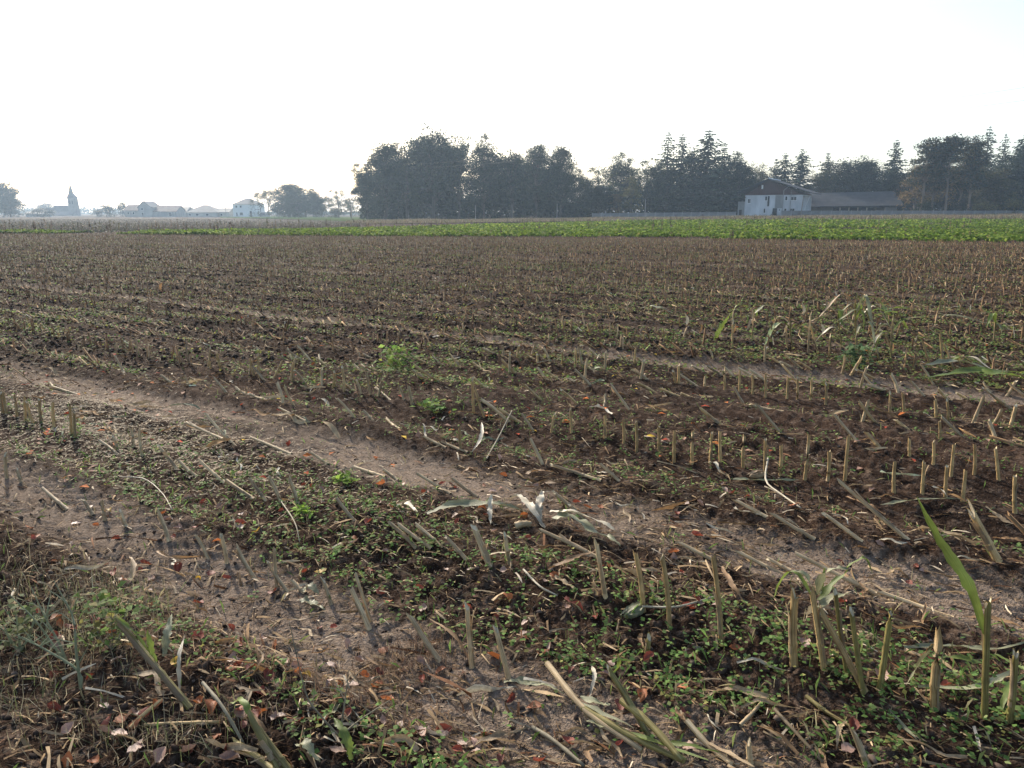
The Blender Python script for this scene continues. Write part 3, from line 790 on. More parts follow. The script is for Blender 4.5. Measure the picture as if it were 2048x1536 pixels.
np_ = (44.0, 36.0)
o = empty('utility_pole', (np_[0], np_[1], 0)); tag(o, 'utility pole outside the right edge carrying the wires', 'pole')
bpart('shaft', tube([(0, 0, -.5), (0, 0, 10.4)], [.16, .11], 8, True), 'wood', o); bpart('crossarm', box(-.9, .9, -.06, .06, 9.8, 9.93), 'wood', o)
for i, (e0, e1, lab) in enumerate([((44.0, 36.0, 10.2), (797, 329), 'upper thin overhead wire crossing the white sky at right'), ((44.6, 36.4, 9.45), (800, 336), 'lower thin overhead wire crossing the white sky at right')]):
    a, b = np.array(e0), at(e1[0], e1[1], 216)
    pts = [a + (b - a) * k - np.array([0, 0, 1.3 * 4 * k * (1 - k)]) for k in np.linspace(0, 1, 33)]
    wv = link('overhead_wire', mesh_py('overhead_wire', *tube(pts, [.0068] * 33, 4)), B['dark']); tag(wv, lab, 'wire')

# ------------------------------------------------------------------ far village
def simple_house(name, px0, px1, base, eave, ridge, Y, depth, wall, roof, label, style='gable', apex=None, wins=(), cat='house'):
    a = at(px0, base, Y); b = at(px1, base, Y); W = b[0] - a[0]; m = Y * .975 / F_PX
    z0 = float(base_height(a[0], Y)); he, hr = (base - eave) * m, (base - ridge) * m
    o = empty(name, (a[0], Y, min(z0, a[2]))); lift = max(0, a[2] - z0)
    tag(o, label, cat)
    bpart('wall', box(0, W, 0, depth, 0, he + lift), wall, o); he += lift; hr += lift; ov = .45
    if style == 'gable':                               # ridge parallel to the picture
        bpart('roof', slab([(-ov, -ov, he - .1), (W + ov, -ov, he - .1), (W + ov, depth / 2, hr), (-ov, depth / 2, hr)]), roof, o)
        bpart('roof_back', slab([(-ov, depth / 2 + .01, hr), (W + ov, depth / 2 + .01, hr), (W + ov, depth + ov, he - .1), (-ov, depth + ov, he - .1)]), roof, o)
        bpart('gable', ([(0.02, .1, he), (.02, depth - .1, he), (.02, depth / 2, hr - .25), (W - .02, .1, he), (W - .02, depth - .1, he), (W - .02, depth / 2, hr - .25)], [(0, 1, 2), (5, 4, 3), (0, 2, 5, 3), (1, 4, 5, 2)]), wall, o)
    elif style == 'front':                             # gable faces the camera
        u = W / 2 if apex is None else (apex - px0) / (px1 - px0) * W
        bpart('gable', ([(0, 0, he), (W, 0, he), (u, 0, hr - .2), (0, depth, he), (W, depth, he), (u, depth, hr - .2)], [(0, 1, 2), (5, 4, 3), (0, 2, 5, 3), (1, 4, 5, 2)]), wall, o)
        sl = (hr - he) / u; sr = (hr - he) / (W - u)
        bpart('roof', slab([(-ov, -ov, he - sl * ov), (u, -ov, hr), (u, depth + ov, hr), (-ov, depth + ov, he - sl * ov)]), roof, o)
        bpart('roof_slope', slab([(u, -ov, hr), (W + ov, -ov, he - sr * ov), (W + ov, depth + ov, he - sr * ov), (u, depth + ov, hr)]), roof, o)
    else:                                              # hipped
        u0, u1 = W * .40, W * .56
        V = [(-ov, -ov, he), (W + ov, -ov, he), (W + ov, depth + ov, he), (-ov, depth + ov, he), (u0, depth / 2, hr), (u1, depth / 2, hr)]
        bpart('roof', (V, [(0, 1, 5, 4), (1, 2, 5), (2, 3, 4, 5), (3, 0, 4), (3, 2, 1, 0)]), roof, o)
    for (x0, x1, y0, y1) in wins:
        u0, u1 = (x0 - px0) / (px1 - px0) * W, (x1 - px0) / (px1 - px0) * W
        w = bpart('window', box(u0, u1, -.08, .05, (base - y1) * m + lift, (base - y0) * m + lift), 'frame', o)
        bpart('pane', box(u0 + .1, u1 - .1, -.12, -.081, (base - y1) * m + lift + .1, (base - y0) * m + lift - .1), 'glass', w)
    return o
simple_house('hip_roofed_house', 467, 517, 434, 409.5, 397.5, 395, 11, 'frame', 'roof', 'tall pale far house with pyramid roof beside the bare trees', 'hip',
             wins=[(472.5, 476.5, 411.5, 416), (481, 485, 411.5, 416), (473, 476, 425, 433), (480, 487, 425, 431), (500, 505, 422, 433.9)])
simple_house('far_shed', 519, 532, 434, 429, 425, 396, 7, 'cream', 'roof', 'small dark roofed shed right of the far pyramid roofed house', 'gable', cat='shed')
simple_house('far_bungalow', 372, 436, 434, 425, 410.5, 400, 14, 'cream', 'roof', 'wide low far house with hipped slate roof', 'hip', wins=[(378, 383, 427, 432), (392, 398, 427, 432), (412, 418, 427, 432)])
simple_house('far_garage', 437, 459, 434, 424, 416.5, 402, 9, 'cream', 'roof', 'small low house between the bungalow and the pyramid roofed house', 'gable', wins=[(441, 446, 427, 432)])
simple_house('far_barn', 304, 353, 433.5, 423, 411.5, 405, 12, 'stain', 'tile', 'long far barn with brown roof and dull wall', 'gable', wins=[(338, 344, 425, 433)], cat='barn')
simple_house('far_barn', 343, 372, 433.5, 424, 414, 418, 12, 'stain', 'roof', 'low far shed between the barn and the hipped bungalow', 'gable', cat='barn')
simple_house('far_farmhouse', 278, 304, 433.5, 414, 403, 403, 12, 'cream', 'roof', 'far farmhouse whose gable faces the field', 'front', 289, wins=[(284, 288, 416, 421), (284, 288, 425, 432)])
simple_house('far_cottage', 250, 278, 433.5, 421, 410, 410, 11, 'cream', 'tile', 'far cottage left of the gabled farmhouse', 'gable', wins=[(256, 259, 424, 429), (266, 270, 424, 429)])

def church():
    Y = 520.0; m = Y * .975 / F_PX; p = at(139, 433.5, Y); zb = min(p[2], float(base_height(p[0], Y)))
    o = empty('church', (p[0], Y, zb)); tag(o, 'hazy village church with pointed spire on square tower', 'church')
    X = lambda px: (px - 139) * m
    Z = lambda py: (433.5 - py) * m + (p[2] - zb)
    w = X(152.5)
    t = bpart('tower', box(0, w, 0, w, 0, Z(397)), 'stone', o)
    bpart('buttress', ([(w, 0, 0), (w + X(142), 0, 0), (w, 0, Z(404)), (w, w, 0), (w + X(142), w, 0), (w, w, Z(404))], [(0, 1, 2), (5, 4, 3), (1, 4, 5, 2), (0, 3, 4, 1)]), 'stone', o)
    for k in (.25, .6): bpart('louvre', box(w * k, w * (k + .16), -.06, .05, Z(409), Z(402)), 'dark', t)
    cx = w * .38; V = [(-.4, -.4, Z(397) + .003), (w + .4, -.4, Z(397) + .003), (w + .4, w + .4, Z(397) + .003), (-.4, w + .4, Z(397) + .003)]
    k = .24; zz = Z(388)
    V += [(cx - w * k, w * .5 - w * k, zz), (cx + w * k, w * .5 - w * k, zz), (cx + w * k, w * .5 + w * k, zz), (cx - w * k, w * .5 + w * k, zz), (cx, w * .5, Z(366))]
    F = [(i, (i + 1) % 4, 4 + (i + 1) % 4, 4 + i) for i in range(4)] + [(4 + i, 4 + (i + 1) % 4, 8) for i in range(4)] + [(3, 2, 1, 0)]
    s = bpart('spire', (V, F), 'roof', o)
    bpart('cross', join([tube([(cx, w * .5, Z(366.5)), (cx, w * .5, Z(362.5))], [.08, .06], 5), tube([(cx - .5, w * .5, Z(364)), (cx + .5, w * .5, Z(364))], [.06, .06], 5)]), 'dark', s)
    def wing(u0, u1, v0, v1, ze, zr):
        bpart('wall', box(u0, u1, v0, v1, 0, ze), 'stone', o); vm = (v0 + v1) / 2
        bpart('roof', ([(u0 - .3, v0 - .4, ze), (u1, v0 - .4, ze), (u1, vm, zr), (u0 - .3, vm, zr), (u0 - .3, v1 + .4, ze), (u1, v1 + .4, ze)], [(0, 1, 2, 3), (3, 2, 5, 4), (0, 3, 4), (1, 5, 2), (0, 4, 5, 1)]), 'roof', o)
    wing(X(107), -.02, 1, w - 1, Z(423), Z(411.5)); wing(X(83), X(107) - .32, 1.5, w - 1.5, Z(426), Z(417)); wing(X(120), w + 1.5, -6, -.02, Z(430), Z(423.5))
    bpart('ridge_cross', join([tube([(X(118), w / 2, Z(412.3)), (X(118), w / 2, Z(403.5))], [.12, .08], 5), tube([(X(117.2), w / 2, Z(406)), (X(118.8), w / 2, Z(406))], [.08, .08], 5)]), 'dark', o)
church()
simple_house('far_roof', 52, 84, 433.5, 427, 423, 430, 10, 'stain', 'roof', 'low far roof left of the church behind the hedge', 'gable')

# ------------------------------------------------------------------ crops and ground cover
def edge_y(x):                                   # near edge of the beet strip
    return np.interp(x, [-120, -41, -20, 0, 15, 30, 80], [75, 61.5, 56.5, 52, 47.5, 42.5, 30])
def far_y(x):                                    # far edge of the beet strip
    return np.interp(x, [-120, -60, -44, -30, -12, 10, 40, 60, 120], [77, 63.4, 63.8, 65.5, 84, 118, 132, 134, 134])
def in_view(x, y, m=1.06): return (np.abs(x) < (y * 1024 / F_PX * 0.98 + 3.0) * m) & (y > 0.5)

def leaf_arch(L=1.0, W=.3, up=.8, bend=.9, n=3, fold=.15, tipw=.15):
    """bent leaf: n quads along each half, rises then droops"""
    T, a, p = [], up, np.zeros(3)
    for i in range(n + 1):
        w = W * (math.sin(math.pi * min(1, (i / n) * .85 + .12)) if i < n else tipw)
        T += [(p[0], -w / 2, p[2] + fold * w), (p[0], 0, p[2]), (p[0], w / 2, p[2] + fold * w)]
        p = p + np.array([math.cos(a), 0, math.sin(a)]) * L / n; a -= bend / n * 1.6
    F = []
    for i in range(n):
        b = i * 3; F += [(b, b + 3, b + 4, b + 1), (b + 1, b + 4, b + 5, b + 2)]
    return np.array(T), np.array(F)

def beets():
    sp = Soup(); n = 46000
    x = RNG.uniform(-75, 95, n); y = edge_y(x) + .9 * vnoise(x * .8, x * 0, 77) + RNG.uniform(0, 1, n) * (far_y(x) - edge_y(x))
    # sown in rows that run along the strip
    yr = edge_y(x); q = np.round((y - yr) / .5) * .5 + RNG.normal(0, .06, n); y = yr + np.maximum(q, 0)
    ok = in_view(x, y) & (RNG.uniform(0, 1, n) < .22 + .8 * smooth(-42, 4, x))
    weedy = vnoise(x * .12, y * .12, 71) > .27
    ok &= ~weedy
    x, y = x[ok], y[ok]; n = len(x)
    T, F = leaf_arch(1, .42, 1.1, 1.3, 2); T = T.reshape(-1, 3, 3)[:, [0, 2]].reshape(-1, 3); F = np.array([(0, 2, 3, 1), (2, 4, 5, 3)])
    z = base_height(x, y)
    for k in range(7):
        a = RNG.uniform(0, 6.283, n); L = RNG.uniform(.24, .46, n) * (.9 + .5 * vnoise(x * .3, y * .3, 72))
        R = rotz(a) @ roty(RNG.normal(0, .3, n)) @ rotx(RNG.normal(0, .25, n))
        C = pick([(4, (0.088, 0.145, 0.018)), (3, (0.15, 0.215, 0.028)), (1.3, (0.24, 0.30, 0.055)), (.5, (0.2, 0.18, 0.06))], n, .2)
        j = np.nonzero((y < 80) | (RNG.uniform(0, 1, n) < .55))[0] if k < 5 else np.nonzero(y < 75)[0]
        sp.place(T, F, np.stack([x + RNG.normal(0, .05, n), y + RNG.normal(0, .05, n), z + .02], 1)[j], R[j], (L * (1 + .25 * (y > 80)))[j], C[j])
    tag(link('beet_crop', sp.mesh('beet_crop'), M['beet']), 'bright green strip of leafy beet crop across the far field edge', 'crop', kind='stuff')
    # tall dark seeded weeds standing in and behind the strip
    sw = Soup(); n = 900
    x = RNG.uniform(-80, 90, n); u = RNG.uniform(0, 1, n)
    y = edge_y(x) + (far_y(x) - edge_y(x)) * np.where(RNG.uniform(0, 1, n) < .25, u, .75 + .35 * u)
    ok = in_view(x, y) & ((vnoise(x * .1, y * .1, 73) > -.08) | (x < -8))
    x, y = x[ok], y[ok]; n = len(x); z = base_height(x, y)
    stem = np.array([[-.012, 0, 0], [.012, 0, 0], [.006, 0, 1], [-.006, 0, 1]])
    h = RNG.uniform(.55, 1.15, n)
    R = rotz(RNG.uniform(0, 6.28, n)) @ rotx(RNG.normal(0, .16, n))
    Cw = pick([(3, (0.085, 0.06, 0.045)), (2, (0.11, 0.10, 0.055)), (1, (0.15, 0.11, 0.07))], n, .25)
    sw.place(stem, QF, np.stack([x, y, z], 1), R, np.stack([np.full(n, 1.6), np.ones(n), h], 1), Cw)
    for k in range(16):
        f = RNG.uniform(.35, 1.02, n)
        tip = np.einsum('nij,nj->ni', R, np.stack([np.zeros(n), np.zeros(n), h * f], 1))
        P = np.stack([x, y, z], 1) + tip + RNG.normal(0, .035, (n, 3)) * (1.4 - f)[:, None]
        sw.place(LEAFQ, QF, P, rand_rot(n, .9), RNG.uniform(.08, .19, n) * (1.3 - .6 * f), Cw * RNG.uniform(.8, 1.2, (n, 1)))
    tag(link('tall_weeds', sw.mesh('tall_weeds'), M['grass']), 'dark seeded weed stems poking above the beet strip', 'weeds', kind='stuff')
    # tawny dry grass of the verge and the near rim of the far field
    sg = Soup(); n = 50000
    px = RNG.uniform(690, 2150, n); Y = RNG.uniform(128, 182, n)
    x = (px - CX) / F_PX * Y * .975; y = Y; z = base_height(x, y) + .08
    tall = .20 + .42 * smooth(1500, 2048, px) + .05 * smooth(1000, 1300, px) + .5 * vnoise(x * .1, y * .1, 74)
    h = np.clip(tall, .12, 1.3) * RNG.uniform(.6, 1.15, n)
    T = np.array([[-.5, 0, 0], [.5, 0, 0], [.3, .25, 1], [-.2, .25, 1]])
    C = pick([(4, (0.20, 0.155, 0.10)), (3, (0.15, 0.12, 0.08)), (2, (0.14, 0.15, 0.07)), (1, (0.27, 0.21, 0.14))], n, .2)
    sg.place(T, QF, np.stack([x, y, z], 1), rotz(RNG.normal(0, .8, n)) @ rotx(RNG.normal(0, .3, n)), np.stack([RNG.uniform(.05, .16, n), np.ones(n) * .5, h], 1), C)
    tag(link('verge_grass', sg.mesh('verge_grass'), M['grass']), 'tawny dry grass between the beet strip and the concrete walls', 'grass', kind='stuff')
    ff = Soup(); n = 30000
    px = RNG.uniform(-60, 720, n); Y = 64 + (RNG.uniform(0, 1, n) ** 1.7) * 170
    x = (px - CX) / F_PX * Y * .975; ok = Y > far_y(x) - 1; x, Y = x[ok], Y[ok]; n = len(x); z = base_height(x, Y) + .08
    C = pick([(4, (0.125, 0.108, 0.088)), (3, (0.105, 0.092, 0.072)), (2, (0.105, 0.115, 0.07))], n, .2)
    h = RNG.uniform(.05, .16, n)
    ff.place(T, QF, np.stack([x, Y, z], 1), rotz(RNG.normal(0, .8, n)) @ rotx(RNG.normal(0, .35, n)), np.stack([RNG.uniform(.05, .22, n), np.ones(n) * .3, h], 1), C)
    tag(link('far_stubble', ff.mesh('far_stubble'), M['grass']), 'pale greyish stubble covering the far left field', 'stubble', kind='stuff')
beets()

# ---- what lies and grows on the harvested field
def field_points(n, ymax, power=1.0, ymin=1.25, m=1.06):
    """points over the visible field, denser towards the camera"""
    u = RNG.uniform(0, 1, n); y = ymin * (ymax / ymin) ** (u ** power)
    n = int(n * 1.12); y = np.resize(y, n); x = RNG.uniform(-1, 1, n) * (y * 1024 / F_PX * .98 + np.minimum(3.0, .6 + .35 * y)) * m
    k = y < edge_y(x) - .3
    return x[k], y[k]
def st(x, y): return x * NX + y * NY - S0, x * TX + y * TY
def weed_density(x, y):
    s, t = st(x, y)
    tm = track_mask(s + S0, t)
    band = .5 + .5 * np.cos(2 * np.pi * (s - ROW_W * .12) / ROW_W)
    far = smooth(8, 14, y); d = .16 + .55 * band * (1 - far) + far * 1.7 * (band ** 3 - .22) + (1.5 - .3 * far) * vnoise(s * .55, t * .22, 81) + .9 * vnoise(x * 1.1, y * 1.1, 82)
    # thick carpets: lower right and along the near rows
    d = d + .85 * np.exp(-(((x - 1.35) / 1.5) ** 2 + ((y - 2.5) / .55) ** 2)) + .3 * np.exp(-((s + .15) / .3) ** 2) * (y < 6)
    d = d - .5 * (1 - smooth(-2.6, -.7, x)) * (y < 4) - .55 * np.exp(-(((x + 3.3) / 1.5) ** 2 + ((y - 5.6) / 1.2) ** 2))
    return np.clip(d * (1 - tm) ** 2, 0, 1)

def weeds():
    sp = Soup()
    T = np.array([[0, -.5, 0], [.42, -.05, .1], [0, .5, .02], [-.42, -.05, .1]])
    WP = [(4, (0.085, 0.15, 0.04)), (3, (0.12, 0.20, 0.05)), (2, (0.16, 0.23, 0.075)), (1, (0.22, 0.26, 0.10)), (1.6, (0.20, 0.19, 0.06))]
    # near: clusters of round little leaves
    x, y = field_points(34000, 9.5, 1.0)
    k = RNG.uniform(0, 1, len(x)) < weed_density(x, y) * .38; x, y = x[k], y[k]; n = len(x)
    z = ground_h(x, y)
    for j in range(7):
        r = np.abs(RNG.normal(0, .034, n)); a = RNG.uniform(0, 6.283, n)
        xx, yy = x + r * np.cos(a), y + r * np.sin(a)
        P = np.stack([xx, yy, ground_h(xx, yy) + RNG.uniform(.004, .042, n)], 1)
        sp.place(T, QF, P, rand_rot(n, .45), RNG.uniform(.010, .0235, n) * (1 + .03 * y), pick(WP, n, .22))
    # middle and far: looser tufts
    x, y = field_points(90000, 58, .85, 7)
    k = RNG.uniform(0, 1, len(x)) < weed_density(x, y) * .62; x, y = x[k], y[k]; n = len(x)
    for j in range(4):
        xx, yy = x + RNG.normal(0, .07, n), y + RNG.normal(0, .07, n)
        P = np.stack([xx, yy, ground_h(xx, yy) + RNG.uniform(.01, .07, n)], 1)
        sp.place(T, QF, P, rand_rot(n, .5), RNG.uniform(.022, .040, n) * (1 + .012 * y), pick(WP + [(7, (0.20, 0.205, 0.06))], n, .22))
    tag(link('chickweed', sp.mesh('chickweed'), M['leafcol']), 'low green chickweed spreading between the stubble rows', 'weeds', kind='stuff')
    # fine grass seedlings and thin dry stems
    sg = Soup(); x, y = field_points(30000, 10)
    k = RNG.uniform(0, 1, len(x)) < weed_density(x, y) * .28 + .05; x, y = x[k], y[k]; n = len(x)
    B3 = np.array([[-.5, 0, 0], [.5, 0, 0], [.28, .3, .7], [-.1, .7, 1.0]])
    sg.place(B3, QF, np.stack([x, y, ground_h(x, y)], 1), rotz(RNG.uniform(0, 6.28, n)) @ rotx(RNG.normal(0, .4, n)),
             np.stack([RNG.uniform(.002, .0042, n), RNG.uniform(.02, .07, n), RNG.uniform(.025, .065, n)], 1), pick([(3, (0.10, 0.16, 0.04)), (2, (0.16, 0.19, 0.06)), (2, (0.28, 0.24, 0.13))], n, .2))
    tag(link('grass_seedlings', sg.mesh('grass_seedlings'), M['grass']), 'thin grass seedlings among the chickweed', 'grass', kind='stuff')
weeds()

STRAW = [(4, (0.22, 0.148, 0.078)), (3, (0.33, 0.24, 0.14)), (3, (0.14, 0.088, 0.045)), (.9, (0.48, 0.39, 0.27)), (1.4, (0.13, 0.062, 0.03))]
def litter():
    sp = Soup()
    strip = np.array([[-.5, -.5, 0], [-.5, .5, .1], [-.16, .5, .30], [-.16, -.5, .35], [.2, .5, .28], [.2, -.5, .2], [.5, .22, -.05], [.5, -.22, .1]])
    SF = np.array([[0, 3, 2, 1], [3, 5, 4, 2], [5, 7, 6, 4]])
    x, y = field_points(60000, 10)
    s, t = st(x, y); dens = .40 + .9 * vnoise(s * .9, t * .5, 91) + .5 * vnoise(x * 2, y * 2, 92)
    dens = dens + .35 * np.exp(-((s - 1.35) / .35) ** 2) + .3 * np.exp(-((s - .38) / .2) ** 2)
    k = RNG.uniform(0, 1, len(x)) < np.clip(dens, .06, 1); x, y = x[k], y[k]; n = len(x)
    ang = math.atan2(TY, TX) + RNG.normal(0, .75, n)
    L = np.exp(RNG.normal(-3.25, .6, n)); W = RNG.uniform(.0012, .0055, n) * (1 + (L > .07) * 1.2)
    sp.place(strip, SF, np.stack([x, y, ground_h(x, y) + .006], 1), rotz(ang) @ roty(RNG.normal(0, .22, n)) @ rotx(RNG.normal(0, .7, n)), np.stack([L, W, L * .25], 1), pick(STRAW, n, .25))
    # farther: larger, simpler pieces
    x, y = field_points(75000, 56, .75, 7); n = len(x)
    ang = math.atan2(TY, TX) + RNG.normal(0, .8, n); L = np.exp(RNG.normal(-2.25, .5, n))
    sp.place(strip[:4] * [1.5, 1, 1], SF[:1], np.stack([x, y, ground_h(x, y) + .012], 1), rotz(ang) @ roty(RNG.normal(0, .4, n)) @ rotx(RNG.normal(0, .9, n)), np.stack([L, RNG.uniform(.004, .014, n) * (1 + .012 * y), L * .3], 1), pick(STRAW + [(5, (0.10, 0.06, 0.034))], n, .3))
    # a bed of fine chaff on the left of the near wheel track
    x = RNG.normal(-3.3, 1.1, 9000); y = 5.9 + (x + 3.3) * -.62 + RNG.normal(0, .42, 9000); n = 9000
    sp.place(strip, SF[:2], np.stack([x, y, ground_h(x, y) + .006], 1), rand_rot(n, .2), np.stack([RNG.uniform(.02, .07, n), RNG.uniform(.003, .009, n), RNG.uniform(.004, .01, n)], 1), pick([(3, (0.34, 0.275, 0.185)), (2, (0.27, 0.21, 0.14))], n, .2))
    tag(link('straw_litter', sp.mesh('straw_litter'), M['litter']), 'chopped maize straw scattered over the soil', 'straw', kind='stuff')
    # crumbs of soil
    ph = (1 + 5 ** .5) / 2
    V = np.array([(-1, ph, 0), (1, ph, 0), (-1, -ph, 0), (1, -ph, 0), (0, -1, ph), (0, 1, ph), (0, -1, -ph), (0, 1, -ph), (ph, 0, -1), (ph, 0, 1), (-ph, 0, -1), (-ph, 0, 1)], float)
    Fi = np.array([(0, 11, 5), (0, 5, 1), (0, 1, 7), (0, 7, 10), (0, 10, 11), (1, 5, 9), (5, 11, 4), (11, 10, 2), (10, 7, 6), (7, 1, 8), (3, 9, 4), (3, 4, 2), (3, 2, 6), (3, 6, 8), (3, 8, 9), (4, 9, 5), (2, 4, 11), (6, 2, 10), (8, 6, 7), (9, 8, 1)])
    sc = Soup(); x, y = field_points(15000, 11)
    s, t = st(x, y); k = RNG.uniform(0, 1, len(x)) > track_mask(s + S0, t) * .6 - .05; x, y = x[k], y[k]
    for g in range(4):
        m = slice(g, None, 4); xx, yy = x[m], y[m]; n = len(xx)
        Vg = V / 1.9 * RNG.uniform(.55, 1.35, (12, 1))
        sz = np.exp(RNG.normal(-4.75, .5, n)); sz = np.minimum(sz * .8, .015)
        sc.place(Vg, Fi, np.stack([xx, yy, ground_h(xx, yy) + sz * .25], 1), rand_rot(n, .8), np.stack([sz * RNG.uniform(.8, 1.7, n), sz * RNG.uniform(.6, 1.1, n), sz * RNG.uniform(.4, .8, n)], 1), pick([(3, (0.038, 0.025, 0.018)), (3, (0.06, 0.041, 0.03)), (1, (0.10, 0.074, 0.057))], n, .2))
    # farther out: coarser clods whose shaded sides face the camera
    OV = np.array([(1, 0, 0), (-1, 0, 0), (0, 1, 0), (0, -1, 0), (0, 0, 1), (0, 0, -1)], float); OF = np.array([(0, 2, 4), (2, 1, 4), (1, 3, 4), (3, 0, 4), (2, 0, 5), (1, 2, 5), (3, 1, 5), (0, 3, 5)])
    x, y = field_points(36000, 40, .75, 8.2); s, t = st(x, y); k = RNG.uniform(0, 1, len(x)) > track_mask(s + S0, t) * 1.1 - .05; x, y = x[k], y[k]
    for g in range(4):
        m = slice(g, None, 4); xx, yy = x[m], y[m]; n = len(xx); sz = np.exp(RNG.normal(-3.9, .4, n)).clip(.010, .036) * (1 + .01 * yy)
        sc.place(OV * RNG.uniform(.7, 1.3, (6, 1)), OF, np.stack([xx, yy, ground_h(xx, yy) + sz * .2], 1), rand_rot(n, .8), np.stack([sz * 1.3, sz, sz * .75], 1), pick([(3, (0.036, 0.023, 0.016)), (3, (0.055, 0.037, 0.027)), (.7, (0.09, 0.066, 0.05))], n, .2))
    tag(link('soil_crumbs', sc.mesh('soil_crumbs'), M['clod']), 'loose brown crumbs and clods of soil', 'soil', kind='stuff')
litter()

# ------------------------------------------------------------------ maize stubs, leaves and litter that can be told apart
def spline(pts, n):
    P = np.array([pts[0] * 2 - pts[1]] + list(pts) + [pts[-1] * 2 - pts[-2]]); out = []
    m = len(pts) - 1
    for i in range(n + 1):
        t = i / n * m; j = min(int(t), m - 1); f = t - j
        a, b, c, d = P[j], P[j + 1], P[j + 2], P[j + 3]
        out.append(.5 * (2 * b + (c - a) * f + (2 * a - 5 * b + 4 * c - d) * f ** 2 + (3 * b - a - 3 * c + d) * f ** 3))
    return out
def ribbon(pts, width, n=14, wave=.12, fold=.22, twist=0.0, taper=.5, start=.35, rs=None, up=(0, 0, 1)):
    """maize leaf blade: midrib, two wavy halves, pointed tip"""
    rs = rs or random
    c = spline([np.asarray(p, float) for p in pts], n); V, F = [], []
    ph = rs.uniform(0, 6.28); fr = rs.uniform(1.5, 3.2)
    for i, p in enumerate(c):
        t = i / n
        d = c[min(i + 1, n)] - c[max(i - 1, 0)]; d /= np.linalg.norm(d) + 1e-9
        s = np.cross(d, up); L = np.linalg.norm(s)
        s = s / L if L > 1e-3 else np.array([1.0, 0, 0])
        nn = np.cross(s, d); a = twist * t + .25 * math.sin(ph + t * fr * 2.2)
        s2 = s * math.cos(a) + nn * math.sin(a); n2 = np.cross(s2, d)
        w = width * .5 * (start + (1 - start) * min(1, t / .22)) * (1 - max(0, (t - taper) / (1 - taper)) ** 1.4 * .94)
        e1 = wave * width * (math.sin(ph + t * fr * 6.28) + rs.uniform(-.7, .7)); e2 = wave * width * (math.sin(ph * 2 + t * fr * 5.1) + rs.uniform(-.7, .7)); w *= rs.uniform(.85, 1.1); wl, wr = w * rs.uniform(.62, 1.08), w * rs.uniform(.62, 1.08)
        V += [p - s2 * wl + n2 * (fold * w + e1), p - s2 * w * .5 + n2 * (fold * w * .35 + e1 * .4), p, p + s2 * w * .5 + n2 * (fold * w * .35 + e2 * .4), p + s2 * wr + n2 * (fold * w + e2)]
    for i in range(n):
        for k in range(4): F.append((i * 5 + k, i * 5 + k + 1, i * 5 + k + 6, i * 5 + k + 5))
    return V, F
def rib_fib(n, seed=0.0): return [(k * 1.1 + seed, i / n * .7, seed) for i in range(n + 1) for k in range(5)]
def tube_fib(rings, sides, seed=0.0): return [(math.cos(2 * math.pi * k / sides) * 1.2 + seed, math.sin(2 * math.pi * k / sides) * 1.2, i / rings * .5 + seed) for i in range(rings) for k in range(sides)]
def rel(V, o): return [np.asarray(v) - o for v in V]

def stub_meshes(top, r, rs, ragged=1.0, sheath=True, curve=.0):
    """parts of one cut stalk standing from the origin to the vector `top`"""
    top = np.asarray(top, float); L = np.linalg.norm(top); ax = top / L
    side = np.cross(ax, [0, 0, 1.0]) if abs(ax[2]) < .98 else np.array([1.0, 0, 0]); side /= np.linalg.norm(side)
    fs = [-.06, .04, .22, .30, .335, .37, .62, .86, 1.0]; pr = [1.3, 1.12, 1.0, 1.02, 1.22, 1.0, .97, .94, .95]
    path = [top * f + side * curve * L * math.sin(max(f, 0) * 3.1) for f in fs]
    V, F = tube(path, [r * p for p in pr], 9)
    a0 = rs.uniform(0, 6.28)
    for k in range(9):                                   # slanting, splintered cut
        V[len(V) - 9 + k] = V[len(V) - 9 + k] + ax * r * (ragged * (1.3 * math.cos(2 * math.pi * k / 9 + a0) + rs.uniform(-.9, 1.5)))
    pv = [path[-1] - ax * r * .9] + [V[len(V) - 9 + k] - ax * r * .35 + (path[-1] - V[len(V) - 9 + k]) * .08 for k in range(9)]
    pf = [(0, 1 + k, 1 + (k + 1) % 9) for k in range(9)]
    sh = None
    if sheath:
        sv, sf = [], []; ang = rs.uniform(0, 6.28); f0, f1 = rs.uniform(.0, .3), rs.uniform(.55, .98); m = 7
        b = np.cross(ax, side); flare = rs.uniform(.2, 2.2)
        for i in range(m + 1):
            t = i / m; f = f0 + (f1 - f0) * t; c = top * f + side * curve * L * math.sin(f * 3.1)
            for k in range(5):
                q = ang + (k - 2) * .5 * (1 - .6 * t * t); rr = r * (1.16 + .12 * math.sin(i * 1.7 + k)) + r * flare * max(0, t - .6) ** 1.5 * 3
                sv.append(c + (side * math.cos(q) + b * math.sin(q)) * rr - ax * r * 2.2 * max(0, t - .8) * rs.uniform(0, 2))
        for i in range(m):
            for k in range(4): sf.append((i * 5 + k, i * 5 + k + 1, i * 5 + k + 6, i * 5 + k + 5))
        sh = mesh_py('leaf_sheath', sv, sf, True, rib_fib(m, rs.uniform(0, 50)))
    return mesh_py('stalk', V, F, True, tube_fib(9, 9, rs.uniform(0, 50))), mesh_py('pith', pv, pf, False), sh

